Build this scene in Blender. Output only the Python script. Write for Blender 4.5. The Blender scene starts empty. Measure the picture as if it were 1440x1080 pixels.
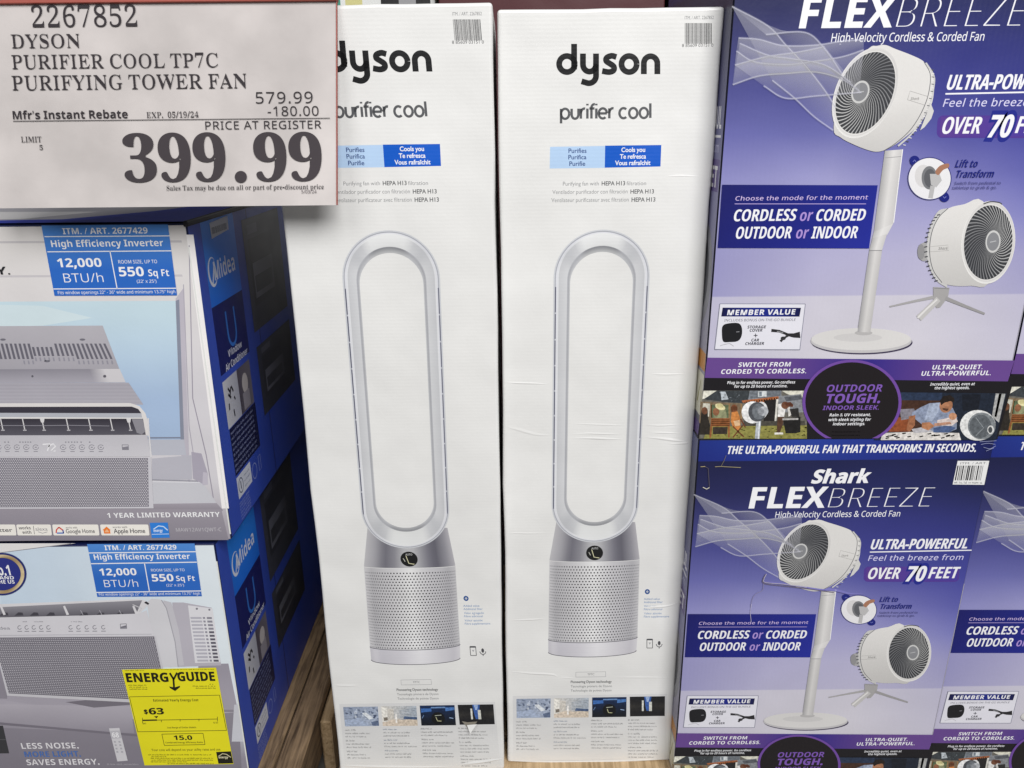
import bpy, bmesh, math, random
from mathutils import Vector, Matrix, noise
from mathutils.geometry import tessellate_polygon

# ------------------------------------------------------------------ camera, world, lamps, exposure
SC = bpy.context.scene
COL = SC.collection
FPX = 1075.0                       # focal length in pixels of the 1440 px wide photograph
PITCH = math.radians(18.75)        # camera looks down by this much
ROLL = math.radians(0.55)

cam_data = bpy.data.cameras.new('camera')
cam_data.sensor_width = 36.0
cam_data.lens = FPX / 1440.0 * 36.0
cam_data.clip_start = 0.02
cam_data.clip_end = 60.0
cam = bpy.data.objects.new('camera', cam_data)
COL.objects.link(cam)
cam.matrix_world = Matrix.Rotation(math.radians(90) - PITCH, 4, 'X') @ Matrix.Rotation(-ROLL, 4, 'Z')
SC.camera = cam

world = bpy.data.worlds.new('World')
SC.world = world
world.use_nodes = True
wbg = world.node_tree.nodes['Background']
wbg.inputs[0].default_value = (0.86, 0.93, 1.0, 1)
wbg.inputs[1].default_value = 0.09

def area_lamp(name, loc, target, sx, sy, power, col=(1, 0.98, 0.95)):
    d = bpy.data.lights.new(name, 'AREA')
    d.shape = 'RECTANGLE'
    d.size, d.size_y, d.energy, d.color = sx, sy, power, col
    o = bpy.data.objects.new(name, d)
    COL.objects.link(o)
    o.location = loc
    o.rotation_euler = (Vector(target) - Vector(loc)).to_track_quat('-Z', 'Y').to_euler()
    return o

# two rows of warehouse ceiling lamps over the aisle in front of the stacks
area_lamp('ceiling_lamp_row', (1.5, -2.5, 2.8), (0.0, 1.0, -0.5), 2.8, 2.6, 268, (1, 0.99, 0.975))
area_lamp('ceiling_lamp_row', (-1.9, -2.3, 3.0), (0.0, 0.9, -0.4), 2.2, 2.2, 75, (1, 0.99, 0.975))

SC.view_settings.view_transform = 'Standard'
SC.view_settings.look = 'None'
SC.view_settings.exposure = 0.0
SC.view_settings.gamma = 1.0
SC.view_settings.use_curve_mapping = False
SC.render.engine = 'CYCLES'
SC.cycles.use_denoising = True
SC.cycles.max_bounces = 6
SC.render.filter_size = 1.2

# ------------------------------------------------------------------ materials
def lin(c):
    return c / 12.92 if c <= 0.04045 else ((c + 0.055) / 1.055) ** 2.4

def hx(s, k=1.0):
    s = s.lstrip('#')
    return tuple(lin(int(s[i:i + 2], 16) / 255.0) * k for i in (0, 2, 4))

def mixc(a, b, t):
    return tuple(a[i] + (b[i] - a[i]) * t for i in range(3))

def carton_material(name, color=None,  rough=0.45, flute=None, flute_len=0.0042, flute_amt=0.15, warp=0.35, spec=0.45, alpha=False, mottle=0.03, coat=0.0, mscale=9.0, mtop=0.4):
    m = bpy.data.materials.new(name)
    m.use_nodes = True
    nt = m.node_tree
    N, L = nt.nodes, nt.links
    b = N['Principled BSDF']
    tc = N.new('ShaderNodeTexCoord')
    nz = N.new('ShaderNodeTexNoise')
    nz.inputs['Scale'].default_value = mscale
    nz.inputs['Detail'].default_value = 6.0
    L.new(tc.outputs['Object'], nz.inputs['Vector'])
    mr = N.new('ShaderNodeMapRange')
    mr.inputs['From Min'].default_value = 0.3
    mr.inputs['From Max'].default_value = 0.7
    mr.inputs['To Min'].default_value = 1.0 - mottle
    mr.inputs['To Max'].default_value = 1.0 + mottle * mtop
    L.new(nz.outputs['Fac'], mr.inputs['Value'])
    mul = N.new('ShaderNodeMix')
    mul.data_type = 'RGBA'
    mul.blend_type = 'MULTIPLY'
    mul.inputs['Factor'].default_value = 1.0
    if color is None:
        at = N.new('ShaderNodeAttribute')
        at.attribute_name = 'Ink'
        L.new(at.outputs['Color'], mul.inputs['A'])
        if alpha:
            L.new(at.outputs['Alpha'], b.inputs['Alpha'])
    else:
        mul.inputs['A'].default_value = (*color, 1)
    L.new(mr.outputs['Result'], mul.inputs['B'])
    L.new(mul.outputs['Result'], b.inputs['Base Color'])
    rr = N.new('ShaderNodeMapRange')
    rr.inputs['To Min'].default_value = rough - 0.06
    rr.inputs['To Max'].default_value = rough + 0.08
    L.new(nz.outputs['Fac'], rr.inputs['Value'])
    L.new(rr.outputs['Result'], b.inputs['Roughness'])
    b.inputs['Specular IOR Level'].default_value = spec
    if coat:
        b.inputs['Coat Weight'].default_value = coat
        b.inputs['Coat Roughness'].default_value = 0.18
    # board warp + flutes of the corrugated board
    big = N.new('ShaderNodeTexNoise')
    big.inputs['Scale'].default_value = 5.0
    big.inputs['Detail'].default_value = 2.5
    L.new(tc.outputs['Object'], big.inputs['Vector'])
    b1 = N.new('ShaderNodeBump')
    b1.inputs['Strength'].default_value = warp
    b1.inputs['Distance'].default_value = 0.02
    L.new(big.outputs['Fac'], b1.inputs['Height'])
    last = b1
    fine = N.new('ShaderNodeTexNoise')
    fine.inputs['Scale'].default_value = 160.0
    fine.inputs['Detail'].default_value = 3.0
    L.new(tc.outputs['Object'], fine.inputs['Vector'])
    b3 = N.new('ShaderNodeBump')
    b3.inputs['Strength'].default_value = 0.06
    b3.inputs['Distance'].default_value = 0.002
    L.new(fine.outputs['Fac'], b3.inputs['Height'])
    L.new(last.outputs['Normal'], b3.inputs['Normal'])
    last = b3
    if flute:
        wv = N.new('ShaderNodeTexWave')
        wv.bands_direction = flute
        wv.inputs['Scale'].default_value = 0.314 / flute_len
        wv.inputs['Distortion'].default_value = 0.35
        wv.inputs['Detail'].default_value = 1.0
        wv.inputs['Detail Scale'].default_value = 0.6
        L.new(tc.outputs['Object'], wv.inputs['Vector'])
        fm = N.new('ShaderNodeMath')
        fm.operation = 'MULTIPLY'
        L.new(wv.outputs['Fac'], fm.inputs[0])
        L.new(big.outputs['Fac'], fm.inputs[1])
        b2 = N.new('ShaderNodeBump')
        b2.inputs['Strength'].default_value = flute_amt
        b2.inputs['Distance'].default_value = 0.001
        L.new(fm.outputs[0], b2.inputs['Height'])
        L.new(last.outputs['Normal'], b2.inputs['Normal'])
        last = b2
    L.new(last.outputs['Normal'], b.inputs['Normal'])
    return m

M_WHITE = carton_material('white_laminated_board', (0.77, 0.767, 0.758), 0.34, 'Z', 0.0046, 0.06, 0.55, 0.5, mottle=0.05)
M_WHITE_INK = carton_material('ink_on_white_board', None, 0.34, 'Z', 0.0046, 0.06, 0.55, 0.5, mottle=0.05)
M_AC = carton_material('blue_printed_board', hx('#141d4a'), 0.42, None, warp=0.3)  # navy darkened so bare edges stand in for the shadow line between cartons
M_INK = carton_material('ink_on_printed_board', None, 0.42, None, warp=0.3)
M_SHARK = carton_material('navy_printed_board', hx('#101022'), 0.36, 'X', 0.006, 0.12, 0.25)
M_SHARK_INK = carton_material('ink_on_navy_board', None, 0.36, 'X', 0.006, 0.12, 0.35, 0.3)
M_PHOTO = carton_material('photo_ink', None, 0.36, None, warp=0.25, mottle=0.32, mscale=260.0, mtop=0.8)
M_SHEER = carton_material('sheer_ink', None, 0.36, 'X', 0.006, 0.12, 0.25, alpha=True)
M_SIGN = carton_material('price_paper', (0.575, 0.535, 0.525), 0.7, None, warp=0.35, spec=0.2, mottle=0.22)
M_SIGN_INK = carton_material('price_ink', None, 0.65, None, warp=0.25, spec=0.2, mottle=0.1)
M_RED = carton_material('red_plastic', (0.33, 0.07, 0.05), 0.45, None, warp=0.0)
M_STICKER = carton_material('sticker_ink', None, 0.5, None, warp=0.25, spec=0.3)
M_MAROON = carton_material('maroon_board', (0.075, 0.012, 0.016), 0.5)
M_BLACKBOARD = carton_material('black_board', (0.015, 0.013, 0.018), 0.5)
M_DULLWHITE = carton_material('plain_white_board', (0.75, 0.76, 0.74), 0.5)

def wood_material(name, c1, c2):
    m = bpy.data.materials.new(name)
    m.use_nodes = True
    nt = m.node_tree
    N, L = nt.nodes, nt.links
    b = N['Principled BSDF']
    tc = N.new('ShaderNodeTexCoord')
    mp = N.new('ShaderNodeMapping')
    mp.inputs['Scale'].default_value = (45, 3.0, 45)
    L.new(tc.outputs['Object'], mp.inputs['Vector'])
    nz = N.new('ShaderNodeTexNoise')
    nz.inputs['Scale'].default_value = 3.0
    nz.inputs['Detail'].default_value = 8.0
    nz.inputs['Distortion'].default_value = 0.8
    L.new(mp.outputs['Vector'], nz.inputs['Vector'])
    n2 = N.new('ShaderNodeTexNoise')
    n2.inputs['Scale'].default_value = 11.0
    n2.inputs['Detail'].default_value = 4.0
    L.new(tc.outputs['Object'], n2.inputs['Vector'])
    ad = N.new('ShaderNodeMath')
    ad.operation = 'MULTIPLY_ADD'
    ad.inputs[1].default_value = 0.65
    L.new(nz.outputs['Fac'], ad.inputs[0])
    sc = N.new('ShaderNodeMath')
    sc.operation = 'MULTIPLY'
    sc.inputs[1].default_value = 0.35
    L.new(n2.outputs['Fac'], sc.inputs[0])
    L.new(sc.outputs[0], ad.inputs[2])
    cr = N.new('ShaderNodeValToRGB')
    cr.color_ramp.elements[0].position = 0.36
    cr.color_ramp.elements[0].color = (*c1, 1)
    cr.color_ramp.elements[1].position = 0.62
    cr.color_ramp.elements[1].color = (*c2, 1)
    L.new(ad.outputs[0], cr.inputs['Fac'])
    L.new(cr.outputs['Color'], b.inputs['Base Color'])
    b.inputs['Roughness'].default_value = 0.75
    bp = N.new('ShaderNodeBump')
    bp.inputs['Strength'].default_value = 0.5
    bp.inputs['Distance'].default_value = 0.002
    L.new(nz.outputs['Fac'], bp.inputs['Height'])
    L.new(bp.outputs['Normal'], b.inputs['Normal'])
    return m

M_WOOD = wood_material('pallet_wood', (0.07, 0.042, 0.022), (0.34, 0.23, 0.13))
M_PALEWOOD = wood_material('pale_pallet_wood', (0.30, 0.20, 0.10), (0.58, 0.42, 0.25))

# ------------------------------------------------------------------ small helpers for objects
def tag(o, label=None, cat=None, group=None, kind=None):
    if label: o['label'] = label
    if cat: o['category'] = cat
    if group: o['group'] = group
    if kind: o['kind'] = kind
    return o

def empty(name, loc):
    o = bpy.data.objects.new(name, None)
    o.empty_display_size = 0.05
    COL.objects.link(o)
    o.location = loc
    return o

def link_mesh(name, me, mat, parent):
    me.materials.append(mat)
    o = bpy.data.objects.new(name, me)
    COL.objects.link(o)
    if parent is not None:
        o.parent = parent
    return o

def copy_tree(o, parent=None):
    c = o.copy()
    COL.objects.link(c)
    c.parent = parent
    for ch in list(o.children):
        copy_tree(ch, c)
    return c

def box_bm(bm, x0, x1, y0, y1, z0, z1, bevel=0.0, seg=2):
    t = bmesh.new()
    bmesh.ops.create_cube(t, size=1.0)
    for v in t.verts:
        v.co = Vector((x0 + (v.co.x + .5) * (x1 - x0), y0 + (v.co.y + .5) * (y1 - y0), z0 + (v.co.z + .5) * (z1 - z0)))
    if bevel > 0:
        bmesh.ops.bevel(t, geom=list(t.edges), offset=bevel, segments=seg, profile=0.5, affect='EDGES')
    me = bpy.data.meshes.new('tmp')
    t.to_mesh(me)
    t.free()
    bm.from_mesh(me)
    bpy.data.meshes.remove(me)

def carton_body(name, parent, w, d, h, mat, seed=0, bevel=0.0035, wob=0.0016):
    """closed board box: bevelled, its silhouette a little out of true; front face stays flat at local y = 0"""
    bm = bmesh.new()
    box_bm(bm, -w / 2, w / 2, 0, d, 0, h, bevel, 3)
    for ax, a, b, n in ((0, -w / 2, w / 2, 8), (1, 0, d, 6), (2, 0, h, 20)):
        for i in range(1, n):
            co = [0, 0, 0]
            co[ax] = a + (b - a) * i / n
            no = [0, 0, 0]
            no[ax] = 1
            bmesh.ops.bisect_plane(bm, geom=list(bm.verts) + list(bm.edges) + list(bm.faces), plane_co=co, plane_no=no)
    off = Vector((seed * 3.1, seed * 1.7, seed * 2.3))
    for v in bm.verts:
        p = v.co.copy()
        n1 = noise.noise(p * 7 + off)
        n2 = noise.noise(p * 9 - off)
        n3 = noise.noise(p * 26 + off)
        if abs(abs(p.x) - w / 2) < bevel * 1.1:
            v.co.x += (n1 * wob + n3 * wob * 0.3) * (1 if p.z > 0.01 else 0.3)
        if p.z > h - bevel * 1.1:
            v.co.z += n2 * wob * 1.2 + n3 * wob * 0.4
    me = bpy.data.meshes.new(name)
    bm.to_mesh(me)
    bm.free()
    for p in me.polygons:
        p.use_smooth = False
    return link_mesh(name, me, mat, parent)

# ------------------------------------------------------------------ printed faces
def ray(x, y):
    u = (x - 720) / FPX
    v = (540 - y) / FPX
    c, s = math.cos(ROLL), math.sin(ROLL)
    a, b = u * c + v * s, -u * s + v * c
    return Vector((a, math.cos(PITCH) + b * math.sin(PITCH), -math.sin(PITCH) + b * math.cos(PITCH)))

class Face:
    """a flat printed face: measurements taken on the photograph become metres on the face"""
    def __init__(s, O, U, V, home):
        s.O, s.U, s.V = Vector(O), Vector(U).normalized(), Vector(V).normalized()
        s.N = s.U.cross(s.V)
        s.home = Vector(home)          # location of the thing the print belongs to
        s.level = 1
    def uv(s, p):
        d = ray(*p)
        t = s.O.dot(s.N) / d.dot(s.N)
        q = d * t - s.O
        return (q.dot(s.U), q.dot(s.V))
    def at(s, u, v, h):
        return s.O + s.U * u + s.V * v + s.N * h - s.home

STEP = 1.0e-5
GL = {}
def glyph_char(ch, style):
    """the maths alphabets of the bundled typeface hold a bold sans, a sans, a bold roman and a bold italic"""
    if style in ('r', 'sr'):
        return ch
    base = {'se': (0x1D400, 0x1D41A, 0x1D7CE), 'sb': (0x1D5D4, 0x1D5EE, 0x1D7EC), 'bi': (0x1D63C, 0x1D656, 0x1D7EC)}[style]
    if 'A' <= ch <= 'Z': return chr(base[0] + ord(ch) - 65)
    if 'a' <= ch <= 'z': return chr(base[1] + ord(ch) - 97)
    if '0' <= ch <= '9': return chr(base[2] + ord(ch) - 48)
    return ch

try:
    SANS = bpy.data.fonts.load(bpy.utils.system_resource('DATAFILES') + '/fonts/NotoSansMath-Regular.woff2')
except Exception:
    SANS = None

LINE = 4.0
def raw_loops(body, style):
    cu = bpy.data.curves.new('glyph', 'FONT')
    cu.body = body
    if style != 'r' and SANS is not None:
        cu.font = SANS
    cu.size = 1.0
    cu.resolution_u = 4
    cu.fill_mode = 'NONE'
    cu.space_line = 4.0
    o = bpy.data.objects.new('glyph', cu)
    oe = o
    me = oe.to_mesh()
    co = [(v.co.x, v.co.y) for v in me.vertices]
    nb = {}
    for e in me.edges:
        a, b = e.vertices
        nb.setdefault(a, []).append(b)
        nb.setdefault(b, []).append(a)
    loops, seen = [], set()
    for st in range(len(co)):
        if st in seen or st not in nb:
            continue
        lp, prev, cur = [], None, st
        while cur not in seen:
            seen.add(cur)
            lp.append(co[cur])
            nx = [k for k in nb[cur] if k != prev and k not in seen]
            if not nx:
                break
            # follow index order so that the winding is kept
            nxt = cur + 1 if (cur + 1) in nx else nx[0]
            prev, cur = cur, nxt
        cl = []
        for p in lp:
            if not cl or (abs(p[0] - cl[-1][0]) + abs(p[1] - cl[-1][1])) > 1e-4:
                cl.append(p)
        if len(cl) > 2 and (abs(cl[0][0] - cl[-1][0]) + abs(cl[0][1] - cl[-1][1])) < 1e-4:
            cl.pop()
        if len(cl) > 2:
            loops.append(cl)
    oe.to_mesh_clear()
    bpy.data.objects.remove(o)
    bpy.data.curves.remove(cu)
    return loops

def larea(l):
    return 0.5 * sum(l[i][0] * l[(i + 1) % len(l)][1] - l[(i + 1) % len(l)][0] * l[i][1] for i in range(len(l)))

def inside(p, l):
    c = False
    j = len(l) - 1
    for i in range(len(l)):
        if (l[i][1] > p[1]) != (l[j][1] > p[1]) and p[0] < (l[j][0] - l[i][0]) * (p[1] - l[i][1]) / (l[j][1] - l[i][1]) + l[i][0]:
            c = not c
        j = i
    return c

def tess(loops):
    if len(loops) > 1:
        dep = [sum(1 for k in range(len(loops)) if k != i and inside(loops[i][0], loops[k])) for i in range(len(loops))]
        P, TR = [], []
        for i, l in enumerate(loops):
            if dep[i] % 2:
                continue
            grp = [l] + [loops[k] for k in range(len(loops)) if dep[k] == dep[i] + 1 and inside(loops[k][0], l)]
            p, t = tess_group(grp)
            TR += [tuple(q + len(P) for q in x) for x in t]
            P += p
        return P, TR
    return tess_group(loops)

def tess_group(loops):
    pts = [p for l in loops for p in l]
    ox, oy = min(p[0] for p in pts), min(p[1] for p in pts)
    ks = 100.0 / max(max(p[0] for p in pts) - ox, max(p[1] for p in pts) - oy, 1e-9)
    tris = tessellate_polygon([[Vector(((p[0] - ox) * ks, (p[1] - oy) * ks, 0)) for p in l] for l in loops])
    out = []
    for t in tris:
        a, b, c = (pts[i] for i in t)
        ar = (b[0] - a[0]) * (c[1] - a[1]) - (c[0] - a[0]) * (b[1] - a[1])
        if abs(ar) < 1e-14:
            continue
        out.append(tuple(t) if ar > 0 else (t[0], t[2], t[1]))
    return pts, out

CHARS = 'ABCDEFGHIJKLMNOPQRSTUVWXYZabcdefghijklmnopqrstuvwxyz0123456789.,-/&\'"$+:()óîéí'
def preload(style):
    """outlines of a whole alphabet in one go: one character and a reference H per line"""
    lines = [glyph_char(c, style) + 'H' for c in CHARS]
    loops = raw_loops('\n'.join(['HH'] + lines), style)
    hh = [l for l in loops if min(p[1] for p in l) > -0.6]
    hs = sorted(hh, key=lambda l: min(p[0] for p in l))
    lsb = min(p[0] for p in hs[0])
    lh = LINE
    g = 1.0 if (style == 'r' or SANS is None) else 1.5
    rows = {}
    for l in loops:
        y = sum(p[1] for p in l) / len(l)
        r = round((0.3 - y) / lh)
        rows.setdefault(r, []).append([(p[0], p[1] + r * lh) for p in l])
    for i, c in enumerate(CHARS):
        ls = rows.get(i + 1, [])
        ref = max(ls, key=lambda l: max(p[0] for p in l))
        GL[(c, style)] = ([[(p[0] * g, p[1] * g) for p in l] for l in ls if l is not ref], (min(p[0] for p in ref) - lsb) * g)
    hadv = min(p[0] for p in hs[1]) - lsb
    GL[(' ', style)] = ([], 0.26)

def base_glyph(ch, style):
    if ('H', style) not in GL:
        preload(style)
    return GL[(ch, style)]

def stem_width(loops, p, dirx):
    """how far the letter's black reaches from p along x"""
    best = 0.4
    y = p[1] + 1.3e-4
    for l in loops:
        for i in range(len(l)):
            a, b = l[i - 1], l[i]
            if (a[1] > y) != (b[1] > y):
                x = a[0] + (b[0] - a[0]) * (y - a[1]) / (b[1] - a[1])
                d = (x - p[0]) * (1 if dirx > 0 else -1)
                if d > 0.006:
                    best = min(best, d)
    return best

GT = {}
def glyph(ch, style, ex, ey):
    k = (ch, style, ex, ey)
    if k in GT:
        return GT[k]
    lo, w = base_glyph(ch, style)
    if not lo:
        GT[k] = ([], [], w)
        return GT[k]
    if ex or ey:
        if style in ('sb', 'bi', 'se') and not ch.isalnum():
            ex, ey = ex + 0.028, ey + 0.028
        big = max(lo, key=lambda l: abs(larea(l)))
        sg = 1 if larea(big) > 0 else -1
        nl = []
        for l in lo:
            n = len(l)
            q = []
            for i in range(n):
                p0, p1, p2 = l[i - 1], l[i], l[(i + 1) % n]
                d1 = Vector((p1[0] - p0[0], p1[1] - p0[1])).normalized()
                d2 = Vector((p2[0] - p1[0], p2[1] - p1[1])).normalized()
                n1, n2 = Vector((d1.y, -d1.x)), Vector((d2.y, -d2.x))
                b = n1 + n2
                if b.length < 1e-4:
                    b = n1
                b.normalize()
                b = b * min(1.0 / max(b.dot(n1), 0.1), 1.6) * sg
                kx = ex
                if ex < 0 and style == 'se':
                    kx = -min(-ex, max(0.0, stem_width(lo, p1, -b.x) - 0.055) * 0.32)
                q.append((p1[0] + b.x * kx, p1[1] + b.y * ey))
            nl.append(q)
        lo = nl
    pts, tr = tess(lo)
    GT[k] = (pts, tr, w)
    return GT[k]

CAPH = {}
def cap_height(style):
    if style not in CAPH:
        lo, _ = base_glyph('H', style)
        CAPH[style] = max(p[1] for l in lo for p in l)
    return CAPH[style]

def spline(pts, n=6, closed=False):
    """Catmull-Rom through pts"""
    out = []
    N = len(pts)
    rng = N if closed else N - 1
    for i in range(rng):
        if closed:
            p0, p1, p2, p3 = (pts[(i + k - 1) % N] for k in range(4))
        else:
            p1, p2 = pts[i], pts[i + 1]
            p0 = pts[i - 1] if i > 0 else (2 * p1[0] - p2[0], 2 * p1[1] - p2[1])
            p3 = pts[i + 2] if i + 2 < N else (2 * p2[0] - p1[0], 2 * p2[1] - p1[1])
        for k in range(n):
            t = k / n
            out.append(tuple(0.5 * (2 * p1[j] + (p2[j] - p0[j]) * t + (2 * p0[j] - 5 * p1[j] + 4 * p2[j] - p3[j]) * t * t + (3 * p1[j] - p0[j] - 3 * p2[j] + p3[j]) * t ** 3) for j in (0, 1)))
    if not closed:
        out.append(pts[-1])
    return out

def arc(cx, cy, rx, ry, a0, a1, n=20):
    return [(cx + rx * math.cos(math.radians(a0 + (a1 - a0) * i / n)), cy + ry * math.sin(math.radians(a0 + (a1 - a0) * i / n))) for i in range(n + 1)]

class Ink:
    """collects printed shapes of one part; build() links them as one mesh"""
    def __init__(s, face, level=None):
        s.f = face
        if level: face.level = level
        s.v, s.p, s.c = [], [], []
        s.uvmode = False
    def up(s, k=1):
        s.f.level += k
    def _xy(s, p):
        return p if s.uvmode else s.f.uv(p)
    def add(s, uvs, tris, cols, dz=0.0):
        h = s.f.level * STEP + dz
        o = len(s.v)
        for p in uvs:
            s.v.append(s.f.at(p[0], p[1], h))
        for t in tris:
            a, b, c = (uvs[t[0]], uvs[t[1]], uvs[t[2]])
            ar = (b[0] - a[0]) * (c[1] - a[1]) - (c[0] - a[0]) * (b[1] - a[1])
            tt = t if ar >= 0 else tuple(reversed(t))
            s.p.append(tuple(o + i for i in tt))
        if isinstance(cols, list):
            s.c += [c if len(c) == 4 else (*c, 1.0) for c in cols]
        else:
            s.c += [cols if len(cols) == 4 else (*cols, 1.0)] * len(uvs)
    def poly(s, pts, col, up=1):
        s.up(up)
        uv = [s._xy(p) for p in pts]
        q, tr = tess([uv])
        if callable(col):
            col = [col(*p) for p in pts]
        s.add(q, tr, col)
    def grid(s, quad, fn, nx=8, ny=8, up=1):
        """quad TL TR BR BL, fn(s,t) colour; s to the right, t downwards"""
        s.up(up)
        tl, tr, br, bl = [s._xy(p) for p in quad]
        uv, cols, tris = [], [], []
        for j in range(ny + 1):
            for i in range(nx + 1):
                a, b = i / nx, j / ny
                uv.append(tuple((tl[k] * (1 - a) + tr[k] * a) * (1 - b) + (bl[k] * (1 - a) + br[k] * a) * b for k in (0, 1)))
                cols.append(fn(a, b))
        w = nx + 1
        for j in range(ny):
            for i in range(nx):
                q = j * w + i
                tris += [(q, q + 1, q + w + 1), (q, q + w + 1, q + w)]
        s.add(uv, tris, cols)
    def strip(s, A, B, ca, cb, closed=True, up=1):
        s.up(up)
        a = [s._xy(p) for p in A]
        b = [s._xy(p) for p in B]
        n = len(a)
        tris = []
        for i in range(n if closed else n - 1):
            j = (i + 1) % n
            tris += [(i, j, n + j), (i, n + j, n + i)]
        fa = [ca(i / n) for i in range(n)] if callable(ca) else [ca] * n
        fb = [cb(i / n) for i in range(n)] if callable(cb) else [cb] * n
        s.add(a + b, tris, fa + fb)
    def ell(s, cx, cy, rx, ry, col, rot=0, n=32, up=1):
        c, q = math.cos(math.radians(rot)), math.sin(math.radians(rot))
        pts = []
        for i in range(n):
            a = 2 * math.pi * i / n
            x, y = rx * math.cos(a), ry * math.sin(a)
            pts.append((cx + x * c - y * q, cy + x * q + y * c))
        s.poly(pts, col, up)
    def line(s, pts, w, col, closed=False, up=1, w2=None):
        """ribbon of width w (photo pixels, or metres in uv mode)"""
        s.up(up)
        n = len(pts)
        L, R = [], []
        for i in range(n):
            p0 = pts[i - 1] if (i > 0 or closed) else pts[i]
            p1 = pts[(i + 1) % n] if (i < n - 1 or closed) else pts[i]
            dx, dy = p1[0] - p0[0], p1[1] - p0[1]
            ln = math.hypot(dx, dy) or 1.0
            ww = w if w2 is None else w + (w2 - w) * i / max(n - 1, 1)
            nx, ny = -dy / ln * ww / 2, dx / ln * ww / 2
            L.append((pts[i][0] + nx, pts[i][1] + ny))
            R.append((pts[i][0] - nx, pts[i][1] - ny))
        s.strip(L, R, col, col, closed, 0)
    def frame(s, pts, w, col):
        n = len(pts)
        for i in range(n):
            s.line([pts[i], pts[(i + 1) % n]], w, col, up=1 if i == 0 else 0)
    def text(s, t, xl, xr, yb, cap, col, style='sb', ex=0.0, ey=0.0, shear=0.0, track=0.0, up=0):
        s.up(up)
        yl, yr = yb if isinstance(yb, tuple) else (yb, yb)
        a, b = s._xy((xl, yl)), s._xy((xr, yr))
        m = ((xl + xr) / 2, (yl + yr) / 2)
        c0, c1 = s._xy(m), s._xy((m[0], m[1] + (cap if s.uvmode else -cap)))
        sy = abs(c1[1] - c0[1]) / cap_height(style)
        adv, x = [], 0.0
        lo_x, hi_x = 1e9, -1e9
        for ch in t:
            pts, tr, w = glyph(ch, style, ex, ey)
            adv.append(x)
            if pts:
                lo_x = min(lo_x, x + min(p[0] for p in pts))
                hi_x = max(hi_x, x + max(p[0] for p in pts))
            x += w + track
        sx = (b[0] - a[0]) / max(hi_x - lo_x, 1e-6)
        v0, dv = a[1], (b[1] - a[1]) / max(abs(b[0] - a[0]), 1e-6) * (0 if abs(b[1] - a[1]) < 0.05 * abs(b[0] - a[0]) else 0)
        v0 = (a[1] + b[1]) / 2
        for ch, x0 in zip(t, adv):
            pts, tr, w = glyph(ch, style, ex, ey)
            if not pts:
                continue
            s.add([(a[0] + (x0 + p[0] - lo_x) * sx + p[1] * sy * shear, v0 + p[1] * sy) for p in pts], tr, col, 0.6e-5)
    def greek(s, xl, xr, y, h, col, seed=0, fill=1.0):
        """a line of print too small to read: word-shaped marks"""
        r = random.Random(seed)
        sg = 1 if s.uvmode else -1
        x = xl
        end = xl + (xr - xl) * fill
        while x < end - h:
            w = min(h * r.uniform(1.0, 4.2), end - x)
            k = x
            while k < x + w - 0.3 * h:
                hh = h * (1.0 if r.random() < 0.25 else 0.68)
                s.line([(k, y), (k, y + sg * hh)], h * 0.2, col, up=0)
                if r.random() < 0.7:
                    yy = y + sg * h * r.choice((0.1, 0.35, 0.6))
                    s.line([(k, yy), (k + h * 0.45, yy)], h * 0.17, col, up=0)
                k += h * 0.55
            x += w + h * 0.45
    def build(s, name, parent, mat, label=None):
        me = bpy.data.meshes.new(name)
        me.from_pydata([tuple(v) for v in s.v], [], s.p)
        at = me.color_attributes.new('Ink', 'FLOAT_COLOR', 'POINT')
        for i, c in enumerate(s.c):
            at.data[i].color = c
        me.update()
        o = link_mesh(name, me, mat, parent)
        if label:
            o['label'] = label
        return o

def T(x0, y0, k):
    """enlarged-crop coordinates back to photograph pixels"""
    def f(*p):
        if len(p) == 2 and not isinstance(p[0], tuple):
            return (x0 + p[0] * k, y0 + p[1] * k)
        return [(x0 + q[0] * k, y0 + q[1] * k) for q in p]
    f.k = k
    return f

def wbar(ink, x0, x1, y0, y1, col, seed, n=30):
    r = random.Random(seed)
    x = x0
    u = (x1 - x0) / (n * 1.75)
    while x < x1 - u:
        w = u * r.choice((0.6, 0.6, 1.0, 1.5))
        ink.poly([(x, y0), (min(x + w, x1), y0), (min(x + w, x1), y1), (x, y1)], col, up=0)
        x += w + u * r.choice((0.5, 0.8, 1.2))

BLACK = hx('#1b1b1d')
WHITE = hx('#eeeef0')
# ------------------------------------------------------------------ the setting: floor
PAL_Z = -1.003          # top of the pallet under the white cartons
AC_Z = -1.0485          # top of the pallet under the blue cartons
SH_Z = -1.0294          # top of the pallet under the purple cartons
FLOOR_Z = -1.20

def floor():
    m = bpy.data.materials.new('sealed_concrete')
    m.use_nodes = True
    N, L = m.node_tree.nodes, m.node_tree.links
    b = N['Principled BSDF']
    tc = N.new('ShaderNodeTexCoord')
    nz = N.new('ShaderNodeTexNoise')
    nz.inputs['Scale'].default_value = 3.0
    nz.inputs['Detail'].default_value = 8.0
    L.new(tc.outputs['Object'], nz.inputs['Vector'])
    cr = N.new('ShaderNodeValToRGB')
    cr.color_ramp.elements[0].color = (0.10, 0.095, 0.09, 1)
    cr.color_ramp.elements[1].color = (0.26, 0.25, 0.23, 1)
    L.new(nz.outputs['Fac'], cr.inputs['Fac'])
    L.new(cr.outputs['Color'], b.inputs['Base Color'])
    b.inputs['Roughness'].default_value = 0.5
    bm = bmesh.new()
    bmesh.ops.create_grid(bm, x_segments=12, y_segments=12, size=6.0)
    for v in bm.verts:
        v.co.z = FLOOR_Z
    me = bpy.data.meshes.new('floor')
    bm.to_mesh(me)
    bm.free()
    o = link_mesh('floor', me, m, None)
    tag(o, kind='structure')
floor()

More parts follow.
